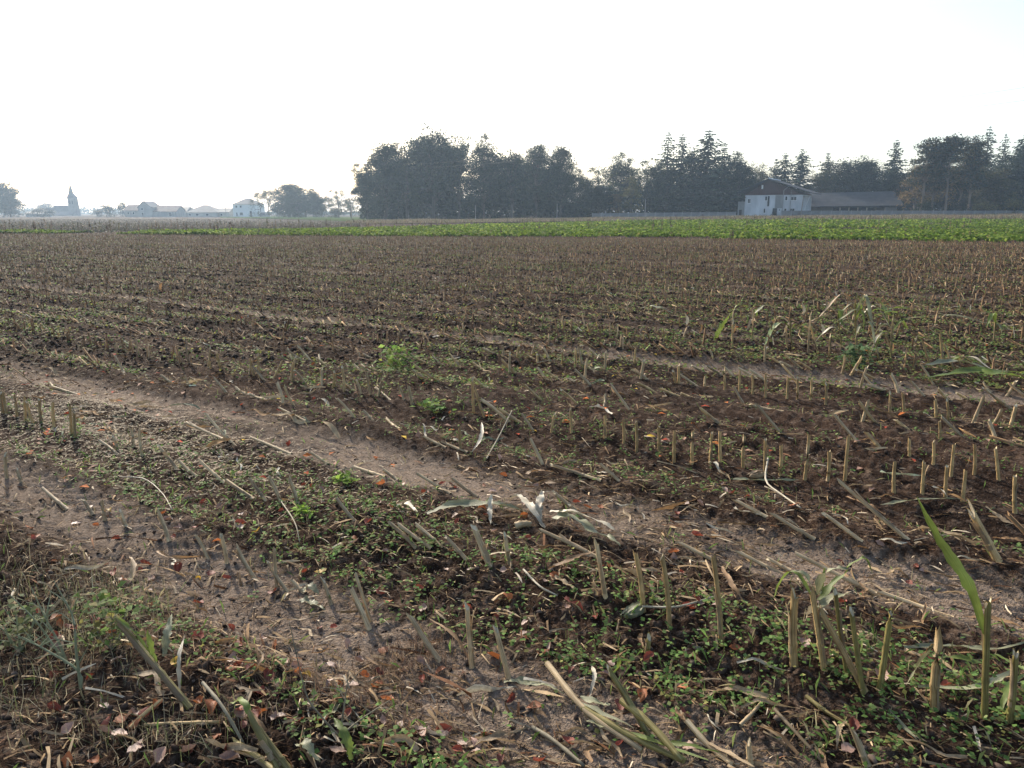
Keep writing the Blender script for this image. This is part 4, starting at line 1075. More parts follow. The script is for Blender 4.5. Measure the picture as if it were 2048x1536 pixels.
ORD = ['first', 'second', 'third', 'fourth', 'fifth', 'sixth', 'seventh', 'eighth', 'ninth', 'tenth', 'eleventh', 'twelfth', 'thirteenth', 'fourteenth', 'fifteenth', 'sixteenth', 'seventeenth', 'eighteenth', 'nineteenth', 'twentieth']
def ordinal(n):
    if n <= 20: return ORD[n - 1]
    tens = ['twenty', 'thirty', 'forty', 'fifty', 'sixty', 'seventy', 'eighty', 'ninety']; tth = ['twentieth', 'thirtieth', 'fortieth', 'fiftieth', 'sixtieth', 'seventieth', 'eightieth', 'ninetieth']
    if n >= 100: return 'hundredth' if n == 100 else 'hundred and ' + ordinal(n - 100)
    return tth[n // 10 - 2] if n % 10 == 0 else tens[n // 10 - 2] + '-' + ORD[n % 10 - 1]
HERO_BASE, HERO_INFO = [], []
def hero(b, t, label, r=.0125, mat='stalk', sheath=True, along=None, ragged=1.0, group=None, curve=None, cat='stalk stub'):
    """one stub from the photograph: base pixel on the ground, top pixel above it"""
    rs = random.Random(int(b[0] * 7 + b[1] * 13)); p = G(*b); HERO_BASE.append(b); HERO_INFO.append((b[0], b[1], label, p))
    d = ray(*t); lean = (t[0] - b[0]) / max(1, b[1] - t[1])
    if along is None: along = 1.0 if lean < -.3 else 0.0
    # leaning stubs were pushed over along their row, upright ones stay in their own plane
    k = -along * NX / NY
    s = (p[1] - EYE[1] - k * 0 + k * (EYE[0] - p[0])) / (d[1] - k * d[0])
    r = r * .82; top = EYE + d * s
    if top[2] < p[2] + .015: top[2] = p[2] + .015
    st_, pi_, sh = stub_meshes(top - p, r, rs, ragged, sheath, rs.uniform(-.03, .03) if curve is None else curve)
    o = empty('maize_stub', p); tag(o, label, cat, group)
    link('stalk', st_, M[mat], o); link('pith', pi_, M['pith'], o)
    if sh: link('leaf_sheath', sh, M['sheath'], o)
    return o, p, top
def lying(pts, label, r=.011, mat='stalk_grey', name='fallen_stalk', lift=.012, group=None, cat='stalk', leaf=None):
    P = [G(a, b_) + np.array([0, 0, lift + (c[0] if c else 0)]) for a, b_, *c in pts]
    if len(P) == 2: P.insert(1, (P[0] + P[1]) / 2 + np.array([0, 0, .006]))
    c = spline(P, 10); o = P[0].copy()
    V, F = tube([q - o for q in c], [r * (1 + (.18 if i in (3, 7) else 0)) * (1 - .25 * i / 10) for i in range(11)], 7, True)
    e = empty(name, o); tag(e, label, cat, group)
    link('stalk', mesh_py('stalk', V, F, True, tube_fib(11, 7, pts[0][0] % 47)), M[mat], e)
    ev = [c[0] - o + (v - (V[0] + V[3]) / 2) * .0 for v in V[:1]]
    rs = random.Random(int(pts[0][0]))
    if leaf:
        q = c[4] - o; dv = (c[8] - c[4]); w = np.array([rs.uniform(-.06, .06), rs.uniform(-.04, .04), .02])
        link('leaf_sheath', mesh_py('leaf_sheath', *ribbon([q, q + dv * .6 + w, q + dv * 1.3 + w * 2.2], .022, 8, .12, rs=rs), True, rib_fib(8, pts[0][0] % 31)), M[leaf], e)
    return e
def blade(pts, width, label, mat='dry_leaf', name='maize_leaf', lift=.018, Y=None, twist=0.0, wave=.12, n=20, fold=.22, parent=None, group=None, cat='leaf', up=(0, 0, 1), taper=.5):
    rs = random.Random(int(pts[0][0] * 3 + pts[0][1]))
    P = []
    for q in pts:
        if Y is not None: P.append(at(q[0], q[1], Y + (q[2] if len(q) > 2 else 0)))
        else: P.append(G(q[0], q[1]) + np.array([0, 0, lift + (q[2] if len(q) > 2 else 0)]))
    o = P[0].copy() if parent is None else np.array(parent.location)
    V, F = ribbon(P, width, n, wave, fold, twist, taper, rs=rs, up=up)
    e = link(name, mesh_py(name, rel(V, o), F, True, rib_fib(n, pts[0][0] % 37)), M[mat], parent, None if parent is not None else o)
    if parent is None: tag(e, label, cat, group)
    return e

# ---- right foreground group
hero((1588, 1335), (1590, 1191), 'thick brown split stub left of the sprouting stub', .0175, 'stalk')
sp_, p_, t_ = hero((1648, 1339), (1624, 1181), 'stub sprouting pale green leaves in the lower right', .0135, 'stalk')
Yb = p_[1]
for pts, w, m_ in [([(1630, 1203), (1604, 1160, .02), (1580, 1143, .05), (1562, 1164, .07), (1547, 1197, .08)], .026, 'green_leaf'),
                   ([(1630, 1190), (1615, 1158, .0), (1588, 1141, .03), (1580, 1150, .04)], .030, 'grey_green_leaf'),
                   ([(1635, 1190), (1645, 1152, -.03), (1672, 1137, -.05), (1700, 1138, -.06)], .026, 'grey_green_leaf'),
                   ([(1636, 1200), (1668, 1165, .02), (1697, 1141, .03)], .022, 'green_leaf'),
                   ([(1690, 1140, -.05), (1712, 1122, -.06), (1730, 1118, -.07), (1745, 1146, -.06)], .020, 'green_leaf'),
                   ([(1638, 1214), (1662, 1196, .04), (1697, 1187, .05)], .028, 'grey_green_leaf'),
                   ([(1628, 1212), (1618, 1226, .06), (1609, 1243, .07)], .022, 'pale_leaf'),
                   ([(1640, 1190), (1644, 1165), (1650, 1136, .01)], .016, 'green_leaf')]:
    blade(pts, w * 1.4, None, m_, 'leaf', Y=Yb, parent=sp_, n=12)
hero((1725, 1373), (1641, 1219), 'long stub leaning left behind the sprouting stub', .0125, 'stalk')
hero((1695, 1350), (1671, 1185), 'thin pointed upright stub just right of the sprouting stub', .010, 'stalk_green')
hero((1727, 1376), (1703, 1223), 'greenish stub with frayed tip right of the sprouting stub', .0105, 'stalk_green')
hero((1759, 1382), (1781, 1226), 'lone olive stub tilting right in the lower right', .0125, 'stalk_green', along=0)
b7, p7, t7 = hero((1869, 1414), (1879, 1279), 'thick stub with broken splintered top in the lower right', .0165, 'stalk', along=0, ragged=2.0)
blade([(1877, 1284), (1856, 1302, .04), (1838, 1330, .07), (1806, 1380, .09)], .026, None, 'grey_green_leaf', 'leaf', Y=p7[1], parent=b7)
blade([(1876, 1283), (1860, 1296, .03), (1842, 1312, .05)], .018, None, 'brown_leaf', 'leaf', Y=p7[1], parent=b7)
b8, p8, t8 = hero((1969, 1436), (1976, 1206), 'tall green stub carrying one long upright leaf at right', .0125, 'stalk_green', along=0)
blade([(1970, 1268), (1943, 1181, .02), (1913, 1129, .05), (1875, 1073, .08), (1834, 994, .10)], .040, None, 'green_leaf', 'leaf', Y=p8[1], parent=b8, wave=.06, n=20, up=(0.2, 1, 0.3), taper=.62)
hero((2019, 1444), (2031, 1309), 'green stub at the right edge beside the tall leaf stub', .012, 'stalk_green', along=0)
blade([(1806, 1306), (1912, 1308), (1990, 1302), (2060, 1296)], .034, 'long green and white leaf lying towards the right edge', 'grey_green_leaf', lift=.03)
blade([(1884, 1327), (1940, 1334), (1990, 1352)], .030, 'yellow green leaf lying left of the tall leaf stub', 'green_leaf', lift=.03)
blade([(1835, 1390), (1950, 1390), (2000, 1368), (2040, 1345)], .032, 'grey green leaf curving behind the tall leaf stub base', 'grey_green_leaf', lift=.03)
blade([(1985, 1325), (2030, 1352), (2060, 1372)], .028, 'short green leaf at the right edge behind the green stub', 'green_leaf', lift=.04)
blade([(2000, 1436), (2015, 1400, .03), (2052, 1375, .03)], .024, 'arched green leaf at the foot of the right edge stub', 'green_leaf', lift=.03)
lying([(1545, 1432), (1592, 1474), (1646, 1526)], 'thin pale stem lying at the bottom right', .006, 'sheath', 'dry_stick')
lying([(1612, 1399), (1655, 1436), (1712, 1464)], 'greenish stem lying in front of the sprouting stub', .008, 'stalk_green', 'dry_stick', leaf='grey_green_leaf')
hero((1733, 1530), (1714, 1478), 'pale frayed stub tip at the bottom edge right of centre', .013, 'stalk_grey', ragged=2.2)
blade([(1692, 1452), (1676, 1480, .02), (1672, 1510)], .02, 'curled pale leaf strip near the bottom right edge', 'dry_leaf')

# ---- near row from the centre to the sprouting stub
b1, p1, t1 = hero((1210, 1199), (1193, 1086), 'grey stub with torn pale sheath left of the three tall stubs', .0125, 'stalk_grey', along=0)
blade([(1194, 1190), (1186, 1168, -.02), (1190, 1150, -.02)], .03, None, 'dry_leaf', 'leaf', Y=p1[1] - .03, parent=b1)
hero((1287, 1219), (1271, 1108), 'first of three tall brown stubs in the weed carpet', .0125, 'stalk', along=0)
hero((1339, 1242), (1324, 1113), 'second of three tall brown stubs in the weed carpet', .012, 'stalk', along=0)
hero((1443, 1273), (1427, 1117), 'third and tallest of three brown stubs in the weed carpet', .012, 'stalk', along=0)
hero((1294, 1310), (1298, 1276), 'short yellow stump among weeds below the three tall stubs', .012, 'stalk_green', along=0)
blade([(1283, 1272), (1279, 1290, .01), (1288, 1306)], .022, 'yellow leaf scrap beside the short yellow stump', 'brown_leaf')
blade([(1440, 1164, .06), (1462, 1188, .03), (1490, 1215)], .03, 'long orange brown leaf leaning behind the tallest brown stub', 'brown_leaf')
blade([(1096, 1151), (1140, 1140, .02), (1199, 1124, .04)], .04, 'wide brown leaf left of the grey torn stub', 'brown_leaf', lift=.03)
blade([(1098, 1156), (1125, 1172), (1155, 1187)], .035, 'dull tan leaf below the wide brown leaf', 'dry_leaf')
lying([(1284, 1226), (1355, 1226), (1434, 1204)], 'thin pale stem lying across the three tall brown stubs', .0045, 'pale_leaf', 'dry_stick', lift=.03)
lying([(1047, 1147), (1080, 1172), (1115, 1196)], 'straight pale stick lying below the bleached leaves', .005, 'pale_leaf', 'dry_stick')
def cob(c, e, r, label, mat):
    a, b = G(*c) + [0, 0, r * .8], G(*e) + [0, 0, r * .8]; d = b - a; L = np.linalg.norm(d)
    o = empty('maize_cob', a); tag(o, label, 'cob')
    fs = np.linspace(0, 1, 9); V, F = tube([d * f for f in fs], [r * v for v in (.35, .8, 1, 1.02, .98, .9, .75, .5, .12)], 12, True)
    link('husk', mesh_py('husk', V, F, True, tube_fib(9, 12)), M[mat], o)
    rs = random.Random(5); s = np.cross(d, [0, 0, 1]); s /= np.linalg.norm(s)
    for k in (-1, 0, 1):
        link('husk_leaf', mesh_py('husk_leaf', *ribbon([d * .05 + s * k * r * .6 + [0, 0, r * .75], d * .5 + s * k * r * .75 + [0, 0, r * (1.05 - .25 * abs(k))], d * (1.02 + .1 * k) + s * k * r * .5 + [0, 0, r * .4]], r * 1.15, 8, .06, rs=rs), True, rib_fib(8, k * 3.0)), M[mat], o)
    link('shank', mesh_py('shank', *tube([d * -.22, d * .04], [r * .22, r * .3], 7, True), True, tube_fib(2, 7)), M['stalk_green'], o)
cob((1287, 1218), (1248, 1238), .024, 'pale green husked cob lying among weeds by the tall stubs', 'grey_green_leaf')
cob((1528, 953), (1498, 960), .026, 'tan husked cob lying in the straight row of stubs', 'dry_leaf')

# ---- lower middle bundle
hb, pb, tb = hero((1295, 1469), (1218, 1341), 'long greenish stalk leaning left in the lower middle', .0125, 'stalk_green')
blade([(1222, 1352), (1238, 1330, -.02), (1236, 1308, -.03)], .018, None, 'green_leaf', 'leaf', Y=tb[1], parent=hb)
blade([(1008, 1380), (1042, 1379), (1085, 1388), (1128, 1402)], .032, 'wavy grey green leaf lying in the lower middle', 'grey_green_leaf', lift=.035)
lying([(1094, 1361, .05), (1170, 1440, .02), (1284, 1511)], 'first long stalk of the bundle lying at the bottom middle', .012, 'stalk_grey', leaf='grey_green_leaf', lift=.02)
lying([(1165, 1436, .02), (1260, 1492, .02), (1369, 1534)], 'second long stalk of the bundle lying at the bottom middle', .012, 'stalk_green', leaf='green_leaf', lift=.02)
lying([(1241, 1449, .05), (1300, 1490, .04), (1363, 1540)], 'thick greenish stalk on top of the bundle at the bottom middle', .013, 'stalk_green', lift=.035)
lying([(1372, 1463, .03), (1420, 1500), (1465, 1536)], 'stalk lying right of the bundle at the bottom edge', .010, 'stalk_grey', leaf='dry_leaf')
lying([(1065, 1460), (1110, 1490), (1168, 1538)], 'dark thin stalk lying left of the bundle at the bottom edge', .008, 'twig')
blade([(1184, 1341), (1188, 1372, .02), (1176, 1420)], .018, 'bent pale leaf strip above the bundle at the bottom middle', 'pale_leaf', lift=.02)
blade([(1160, 1420), (1205, 1434), (1220, 1432)], .03, 'short grey green leaf crossing the bundle', 'grey_green_leaf', lift=.05)
blade([(1172, 1462), (1210, 1472), (1240, 1466)], .026, 'pale green leaf under the bundle', 'grey_green_leaf', lift=.04)
blade([(1320, 1500), (1380, 1508), (1440, 1522)], .022, 'yellow green leaf trailing right from the bundle', 'green_leaf', lift=.03)
blade([(1341, 1426), (1360, 1440), (1388, 1456)], .034, 'brown curled leaf right of the bundle', 'brown_leaf')
hero((1502, 1531), (1497, 1487), 'short grey stub cut by the bottom edge right of the bundle', .011, 'stalk_grey')
lying([(1480, 1452), (1505, 1432), (1525, 1408)], 'short stick tilted up right at the lower right middle', .007, 'stalk_grey', 'dry_stick')

# ---- row on the bare strip, lower left to middle
R0 = [((877, 1321), (821, 1233), .013), ((944, 1334), (934, 1212), .0125), ((1017, 1354), (992, 1259), .012), ((737, 1256), (703, 1179), .014), ((741, 1244), (711, 1148), .009),
      ((662, 1208), (646, 1160), .011), ((609, 1186), (588, 1165), .013), ((554, 1174), (549, 1098), .010), ((574, 1182), (537, 1125), .010), ((509, 1156), (474, 1094), .012), ((454, 1130), (443, 1072), .012), ((416, 1117), (393, 1072), .011)]
R0.sort(key=lambda q: q[0][0])
for i, (b, t, r_) in enumerate(R0):
    hero(b, t, ORD[i] + ' stub from the left in the bare strip row', r_, 'stalk_grey', group='stubs of the bare strip row')
blade([(941, 1328), (905, 1290, .04), (855, 1260, .05)], .018, 'thin brown leaf between two stubs of the bare strip row', 'brown_leaf', lift=.01)
blade([(606, 1190), (620, 1190, .03), (640, 1202, .02)], .05, 'grey green leaf scrap in the bare strip row', 'grey_green_leaf')
blade([(600, 1206), (622, 1212), (650, 1226)], .045, 'dull green leaf scrap under the grey green scrap', 'grey_green_leaf')

# ---- near row, left part: upright stubs at the left edge, then pushed over
c6 = lambda x, y: (x / 3.84, 700 + y / 3.84)
L0 = [((20, 480), (8, 330)), ((50, 492), (25, 340)), ((130, 515), (110, 350)), ((196, 548), (190, 370)), ((255, 560), (202, 400)), ((315, 565), (300, 380)), ((415, 585), (405, 410)), ((545, 640), (535, 440)), ((575, 660), (567, 475))]
for i, (b, t) in enumerate(L0):
    hero(c6(*b), c6(*t), ORD[i] + ' upright stub from the left edge', .0135, 'stalk', along=0, group='upright stubs at the left edge')
L1 = [(c6(905, 805), c6(770, 700)), (c6(905, 772), c6(870, 670)), (c6(1025, 745), c6(1010, 610)), (c6(1090, 810), c6(1070, 620)), (c6(1360, 915), c6(1215, 735)), (c6(1510, 970), c6(1375, 850)), (c6(1720, 1020), c6(1530, 845)), (c6(1940, 1140), c6(1740, 1000)),
      ((532, 1000), (500, 957)), ((561, 998), (538, 953)), ((596, 1008), (578, 956)), ((711, 1045), (676, 1001)), ((831, 1095), (780, 1046)), ((860, 1098), (800, 1051)), ((882, 1094), (833, 1050)), ((932, 1119), (892, 1074)), ((981, 1134), (948, 1054)), ((1020, 1130), (1011, 1072))]
L1.sort(key=lambda q: q[0][0])
for i, (b, t) in enumerate(L1):
    hero(b, t, ORD[i] + ' stub from the left in the pushed over row', .0125 if i != 16 else .019, 'stalk_grey', group='stubs of the pushed over row')
L2 = [(c6(55, 992), c6(40, 800)), (c6(170, 1042), c6(130, 920)), (c6(515, 1222), c6(330, 1065)), (c6(715, 1280), c6(640, 1150)), (c6(805, 1300), c6(785, 1170)), (c6(970, 1372), c6(930, 1240)), (c6(1300, 1492), c6(1220, 1255))]
for i, (b, t) in enumerate(L2):
    hero(b, t, ORD[i] + ' left edge stub among red leaves', .0125, 'stalk_grey', group='stubs among the red leaves')

# ---- stalks pressed flat along the wheel track
FL_ = [((578, 908), (500, 874)), ((608, 838), (558, 816)), ((655, 928), (623, 906)), ((767, 953), (710, 935)), ((794, 960), (767, 939)), ((897, 986), (836, 948)), ((952, 993), (905, 957)), ((890, 895), (850, 874)), ((933, 906), (894, 888)), ((1067, 863), (1045, 830)),
       ((1197, 960), (1103, 930)), ((1237, 964), (1204, 931)), ((1425, 1119), (1360, 1086)), ((1564, 1148), (1479, 1105)), ((1578, 1141), (1535, 1117)), ((1531, 1033), (1471, 1000)), ((1627, 1057), (1547, 1029)), ((1721, 1072), (1650, 1029)), ((1750, 1191), (1596, 1109)), ((1746, 1185), (1697, 1156)),
       ((1811, 1076), (1680, 964)), ((1898, 1234), (1762, 1185)), ((1190, 1112), (1085, 1062)), ((470, 886), (412, 828)), ((443, 884), (375, 846)), ((1150, 1020), (1108, 985)), ((1165, 1035), (1140, 1010))]
FL_.sort(key=lambda q: q[0][0])
for i, (b, t) in enumerate(FL_):
    hero(b, t, ordinal(i + 1) + ' flattened stalk from the left on the wheel track', .0125, 'stalk_grey', group='stalks flattened along the wheel track')
hero((921, 899), (919, 859), 'lone upright stub standing in the flattened row left of centre', .0125, 'stalk', along=0)
hero((1103, 865), (1110, 827), 'left of two upright stubs above the bleached leaves', .011, 'stalk', along=0)
hero((1143, 866), (1141, 819), 'right of two upright stubs above the bleached leaves', .011, 'stalk', along=0)
hero((1995, 1121), (1943, 1024), 'wide tan stub leaning left near the right edge', .022, 'stalk', ragged=1.6)
lying([(973, 921), (998, 888, .05), (1024, 852, .12)], 'thin grey stick poking up beside the white leaf left of centre', .006, 'twig', 'dry_stick')

# ---- straight row of upright stubs right of centre
RA = [((1210, 877), (1210, 833)), ((1248, 887), (1246, 841)), ((1274, 893), (1272, 843)), ((1318, 901), (1318, 854)), ((1349, 912), (1349, 862)), ((1385, 920), (1386, 862)), ((1421, 922), (1424, 866)), ((1441, 924), (1440, 864)), ((1486, 935), (1489, 872)), ((1530, 943), (1531, 879)), ((1560, 951), (1562, 891)),
      ((1610, 957), (1618, 872)), ((1655, 964), (1658, 903)), ((1689, 966), (1697, 872)), ((1787, 988), (1790, 924)), ((1844, 990), (1848, 924)), ((1891, 995), (1894, 932)), ((1925, 1003), (1931, 941)), ((2030, 1026), (2030, 953))]
for i, (b, t) in enumerate(RA):
    hero(b, t, ORD[i] + ' stub from the left in the long straight row', .0125, 'stalk', along=0, ragged=.6, group='stubs of the long straight row', sheath=i % 3 == 0)
RB = [((1819, 910), (1819, 879)), ((1867, 924), (1867, 883)), ((1879, 883), (1879, 843)), ((1904, 935), (1908, 889)), ((1949, 943), (1949, 891)), ((1999, 949), (1991, 897))]
for i, (b, t) in enumerate(RB):
    hero(b, t, ORD[i] + ' stub of the short row behind the long straight row', .012, 'stalk', along=0, ragged=.6, group='stubs of the short row at right', sheath=False)
RC = [((1450, 779), (1451, 735)), ((1479, 783), (1480, 743)), ((1505, 788), (1505, 750)), ((1531, 794), (1531, 750)), ((1574, 797), (1576, 755)), ((1594, 799), (1595, 757)), ((1621, 801), (1623, 759)), ((1651, 808), (1652, 768)), ((1780, 823), (1781, 786)), ((1809, 828), (1806, 788))]
for i, (b, t) in enumerate(RC):
    hero(b, t, ORD[i] + ' from the left of the upright stubs before the far wheel track', .0125, 'stalk', along=0, group='upright stubs before the far wheel track', sheath=i % 2 == 0)
c7 = lambda x, y: (1300 + x / 2.738, 560 + y / 2.738)
RD = [((450, 370), (455, 230)), ((750, 390), (745, 270)), ((865, 410), (880, 190)), ((920, 412), (880, 250)), ((985, 412), (985, 310)), ((1530, 470), (1495, 340)), ((1605, 470), (1590, 300)), ((1670, 475), (1610, 350))]
for i, (b, t) in enumerate(RD):
    hero(c7(*b), c7(*t), ORD[i] + ' from the left of the tall ragged stubs around the green regrowth', .014, 'stalk', along=0, ragged=1.6, group='tall ragged stubs around the regrowth')

# ---- bleached leaves in the centre
blade([(1020, 1013), (1040, 1018, .03), (1054, 1036, .05), (1067, 1054, .04), (1090, 1072)], .060, 'bright bleached leaf standing out in the centre foreground', 'pale_leaf', lift=.05, wave=.16, taper=.7)
blade([(1084, 1022, .09), (1078, 1040, .05), (1084, 1056)], .05, 'short bleached leaf stub right of the bright one', 'pale_leaf', lift=.03, wave=.2)
blade([(1095, 1050), (1136, 1060, .03), (1186, 1078, .02), (1240, 1102)], .075, 'long grey white leaf trailing right in the centre', 'grey_green_leaf', lift=.04, wave=.16)
blade([(1100, 1046), (1150, 1062, .03), (1200, 1080, .03), (1232, 1090)], .045, 'narrow bleached leaf on top of the trailing grey white leaf', 'pale_leaf', lift=.075, wave=.14)
blade([(854, 1036), (907, 1031, .02), (978, 1029, .03), (1052, 1036)], .070, 'long grey green leaf trailing left in the centre', 'grey_green_leaf', lift=.04, wave=.1)
blade([(793, 1021), (812, 1024, .02), (836, 1033)], .05, 'small white leaf at the left end of the bleached leaves', 'pale_leaf', lift=.03)
blade([(983, 1022, .08), (980, 1040, .04), (981, 1056)], .036, 'upright white leaf scrap below the long grey green leaf', 'pale_leaf', lift=.02)
blade([(970, 1042), (1010, 1045), (1055, 1040)], .035, 'orange brown leaf under the bleached leaves', 'brown_leaf', lift=.03)
lying([(1030, 1056), (1062, 1052)], 'short thick cut stalk lying under the bleached leaves', .022, 'stalk_grey')
blade([(964, 872, .09), (962, 892, .04), (944, 910)], .030, 'white curled leaf in the flattened row left of centre', 'pale_leaf', lift=.02)
blade([(1049, 957), (1080, 958, .02), (1114, 952)], .045, 'olive yellow leaf lying above the wheel track', 'brown_leaf', lift=.02)
blade([(922, 953), (940, 948, .02), (964, 947)], .04, 'orange brown leaf lying at the wheel track left of centre', 'brown_leaf', lift=.02)
blade([(1408, 922), (1428, 940, .03), (1440, 952)], .035, 'bleached leaf folded over in front of the straight row', 'pale_leaf', lift=.02)
blade([(1465, 962), (1530, 968), (1600, 966)], .04, 'dark green leaf strip lying before the straight row', 'grey_green_leaf', lift=.02)
lying([(1534, 942, .06), (1530, 985, .05), (1560, 1005, .02), (1600, 1030)], 'forked pale dry stem before the straight row', .006, 'pale_leaf', 'dry_stick', lift=.03)
blade([(1690, 1000), (1730, 1020, .02), (1770, 1035)], .035, 'orange leaf under the thick lying stalk at right', 'brown_leaf', lift=.02)
blade([(1760, 1016), (1840, 1012), (1920, 1005)], .03, 'grey leaf strip behind the tall green leaf', 'grey_green_leaf', lift=.02)
blade([(1860, 990, .02), (1880, 998, .03), (1894, 1004)], .02, 'small white leaf behind the tall green leaf tip', 'pale_leaf', lift=.03)
blade([(1970, 1020), (2010, 1045), (2060, 1064)], .03, 'pale dry leaf lying at the right edge behind the tan stub', 'dry_leaf', lift=.02)
blade([(1985, 1082), (2020, 1084), (2060, 1090)], .035, 'orange dry leaf at the right edge beside the tan stub', 'brown_leaf', lift=.02)
blade([(1925, 1240), (1990, 1250), (2060, 1270)], .03, 'orange brown leaf strip on the track at the right edge', 'brown_leaf', lift=.02)

# ---- green regrowth, right middle ground
pl = G(*c7(1255, 440)); yy = pl[1]
g1, gp, gt = hero(c7(1255, 440), c7(1190, 175), 'tall pale maize regrowth in the right middle ground', .012, 'stalk_green', along=0, cat='maize plant')
for pts, w, m_ in [([c7(1190, 180), c7(1120, 165), c7(1000, 245)], .05, 'grey_green_leaf'), ([c7(1200, 210), c7(1160, 130), c7(1130, 70)], .05, 'green_leaf'), ([c7(1205, 230), c7(1150, 250), c7(1120, 330)], .05, 'grey_green_leaf'),
                   ([c7(1195, 190), c7(1250, 160), c7(1330, 200)], .06, 'green_leaf'), ([c7(1230, 320), c7(1280, 290), c7(1330, 420)], .05, 'dry_leaf'), ([c7(1215, 260), c7(1175, 240), c7(1165, 170)], .045, 'grey_green_leaf')]:
    blade(pts, w, None, m_, 'leaf', Y=yy, parent=g1, n=10)
blade([c7(350, 330), c7(390, 260), c7(445, 180)], .08, 'upright bright green leaf in the right middle ground', 'green_leaf', Y=G(*c7(350, 330))[1], up=(0, 1, .2))
for i, (a, b, w, m_, lab) in enumerate([((1215, 195), (1510, 200), .12, 'green_leaf', 'broad green leaf lying right of the pale regrowth'), ((1225, 222), (1400, 214), .10, 'green_leaf', 'second green leaf lying under the broad one at the regrowth'),
        ((1400, 222), (1850, 262), .09, 'grey_green_leaf', 'pale green leaf trailing right from the regrowth'), ((1500, 500), (1850, 522), .09, 'grey_green_leaf', 'dark grey green leaf heap leaf at the right edge middle'),
        ((1620, 455), (1870, 522), .07, 'pale_leaf', 'bleached leaf on the green leaf heap at the right edge'), ((1510, 562), (2060, 548), .12, 'green_leaf', 'long green leaf under the heap at the right edge'), ((1690, 545), (2060, 570), .10, 'green_leaf', 'lowest green leaf of the heap at the right edge'),
        ((1640, 490), (1720, 470), .06, 'green_leaf', 'short yellow green leaf on the heap at the right edge'), ((-60, 175), (120, 200), .09, 'grey_green_leaf', 'pale green leaf lying left in the middle ground weeds'), ((630, 370), (710, 250), .06, 'green_leaf', 'thin yellow green leaf left of the ragged stubs')]):
    q0, q1 = c7(*a), c7(*b); blade([q0, ((q0[0] + q1[0]) / 2, (q0[1] + q1[1]) / 2 - 3, .05), q1], w, lab, m_, lift=.07, n=12)
for i, (a, lab) in enumerate([((945, 300), 'white upright leaf scrap by the ragged stubs'), ((840, 190), 'white leaf scrap left above the ragged stubs'), ((200, 250), 'white curled leaf scrap by the upright green leaf'), ((1260, 320), 'white scrap hanging at the pale regrowth')]):
    q = c7(*a); blade([q, (q[0] + 2, q[1] - 12), (q[0] - 3, q[1] - 24)], .05, lab, 'pale_leaf', Y=G(*q)[1], up=(0, 1, .2), n=8)
for i, (a, lab) in enumerate([((270, 290), 'orange dry leaf standing left of the upright green leaf'), ((455, 290), 'orange dry leaf on the stub right of the upright green leaf'), ((735, 40), 'orange dry leaf standing at the top of the regrowth patch'), ((1320, 400), 'orange dry leaf hanging right of the pale regrowth'), ((1640, 20), 'orange dry leaf standing far right in the stubble')]):
    q = c7(*a); blade([q, (q[0] + 4, q[1] - 8), (q[0] + 5, q[1] - 20)], .035, lab, 'brown_leaf', Y=G(*q)[1], up=(0, 1, .2), n=8)
q = (322, 582); blade([q, (320, 574), (325, 564)], .09, 'orange dry maize leaf standing far left in the stubble', 'brown_leaf', Y=G(*q)[1], up=(0, 1, .2), n=8)

def regrow(b, h_px, lean, n_leaf, label, mats):
    o, p, tp_ = hero(b, (b[0] + lean, b[1] - h_px), label, .011, 'stalk_green', along=0, cat='maize plant'); rs = random.Random(int(b[0])); k = p[1] / F_PX
    for i in range(n_leaf):
        f = rs.uniform(.35, 1.0); q = p + (tp_ - p) * f; a = rs.uniform(0, 6.28); L = rs.uniform(.5, 1.0) * h_px * k * .9
        d = np.array([math.cos(a), math.sin(a) * .6, 0]); m_ = mats[i % len(mats)]
        V, F = ribbon([q, q + d * L * .4 + [0, 0, L * rs.uniform(.2, .5)], q + d * L * .8 + [0, 0, L * rs.uniform(-.1, .4)], q + d * L * 1.05 + [0, 0, L * rs.uniform(-.5, .1)]], rs.uniform(.035, .06), 10, .12, rs=rs)
        link('leaf', mesh_py('leaf', rel(V, p), F, True, rib_fib(10, i * 3.0)), M[m_], o)
GL = ['green_leaf', 'grey_green_leaf', 'dry_leaf', 'green_leaf', 'pale_leaf']
regrow(c7(1135, 425), 110, -4, 7, 'leafy regrowth just left of the tall pale regrowth', GL)
regrow(c7(1320, 430), 85, 6, 6, 'leafy regrowth just right of the tall pale regrowth', GL)
regrow(c7(1050, 380), 70, -8, 5, 'low drooping regrowth left of the tall pale regrowth', GL[1:])
regrow(c7(780, 395), 62, -5, 5, 'dry leafy regrowth among the ragged stubs', GL[2:] + GL[:1])
regrow(c7(560, 330), 60, 4, 4, 'small leafy regrowth right of the upright green leaf', GL)
regrow(c7(1880, 350), 55, 6, 5, 'curled green regrowth near the right edge middle ground', GL)

# ---- lower left corner
e, pe, te = hero((375, 1409), (233, 1236), 'long green stalk leaning left in the lower left', .013, 'stalk_green')
blade([(312, 1327), (300, 1290, .0), (294, 1258, .02)], .028, None, 'green_leaf', 'leaf', Y=(pe[1] + te[1]) / 2, parent=e)
blade([(300, 1312), (265, 1262), (232, 1234)], .026, None, 'green_leaf', 'leaf', Y=te[1] - .05, parent=e)
blade([(329, 1320), (338, 1296, .05), (350, 1276, .09)], .034, 'short pale grey leaf right of the long green stalk', 'grey_green_leaf', lift=.02)
blade([(360, 1386), (362, 1350, .05), (376, 1322, .09)], .016, 'curled white leaf strip right of the long green stalk', 'pale_leaf', lift=.02)
lying([(261, 1458), (326, 1406)], 'tan stick lying tilted in the lower left', .008, 'stalk', 'dry_stick')
lying([(290, 1456), (365, 1452), (440, 1450)], 'thin tan stick lying level in the lower left', .006, 'stalk', 'dry_stick')
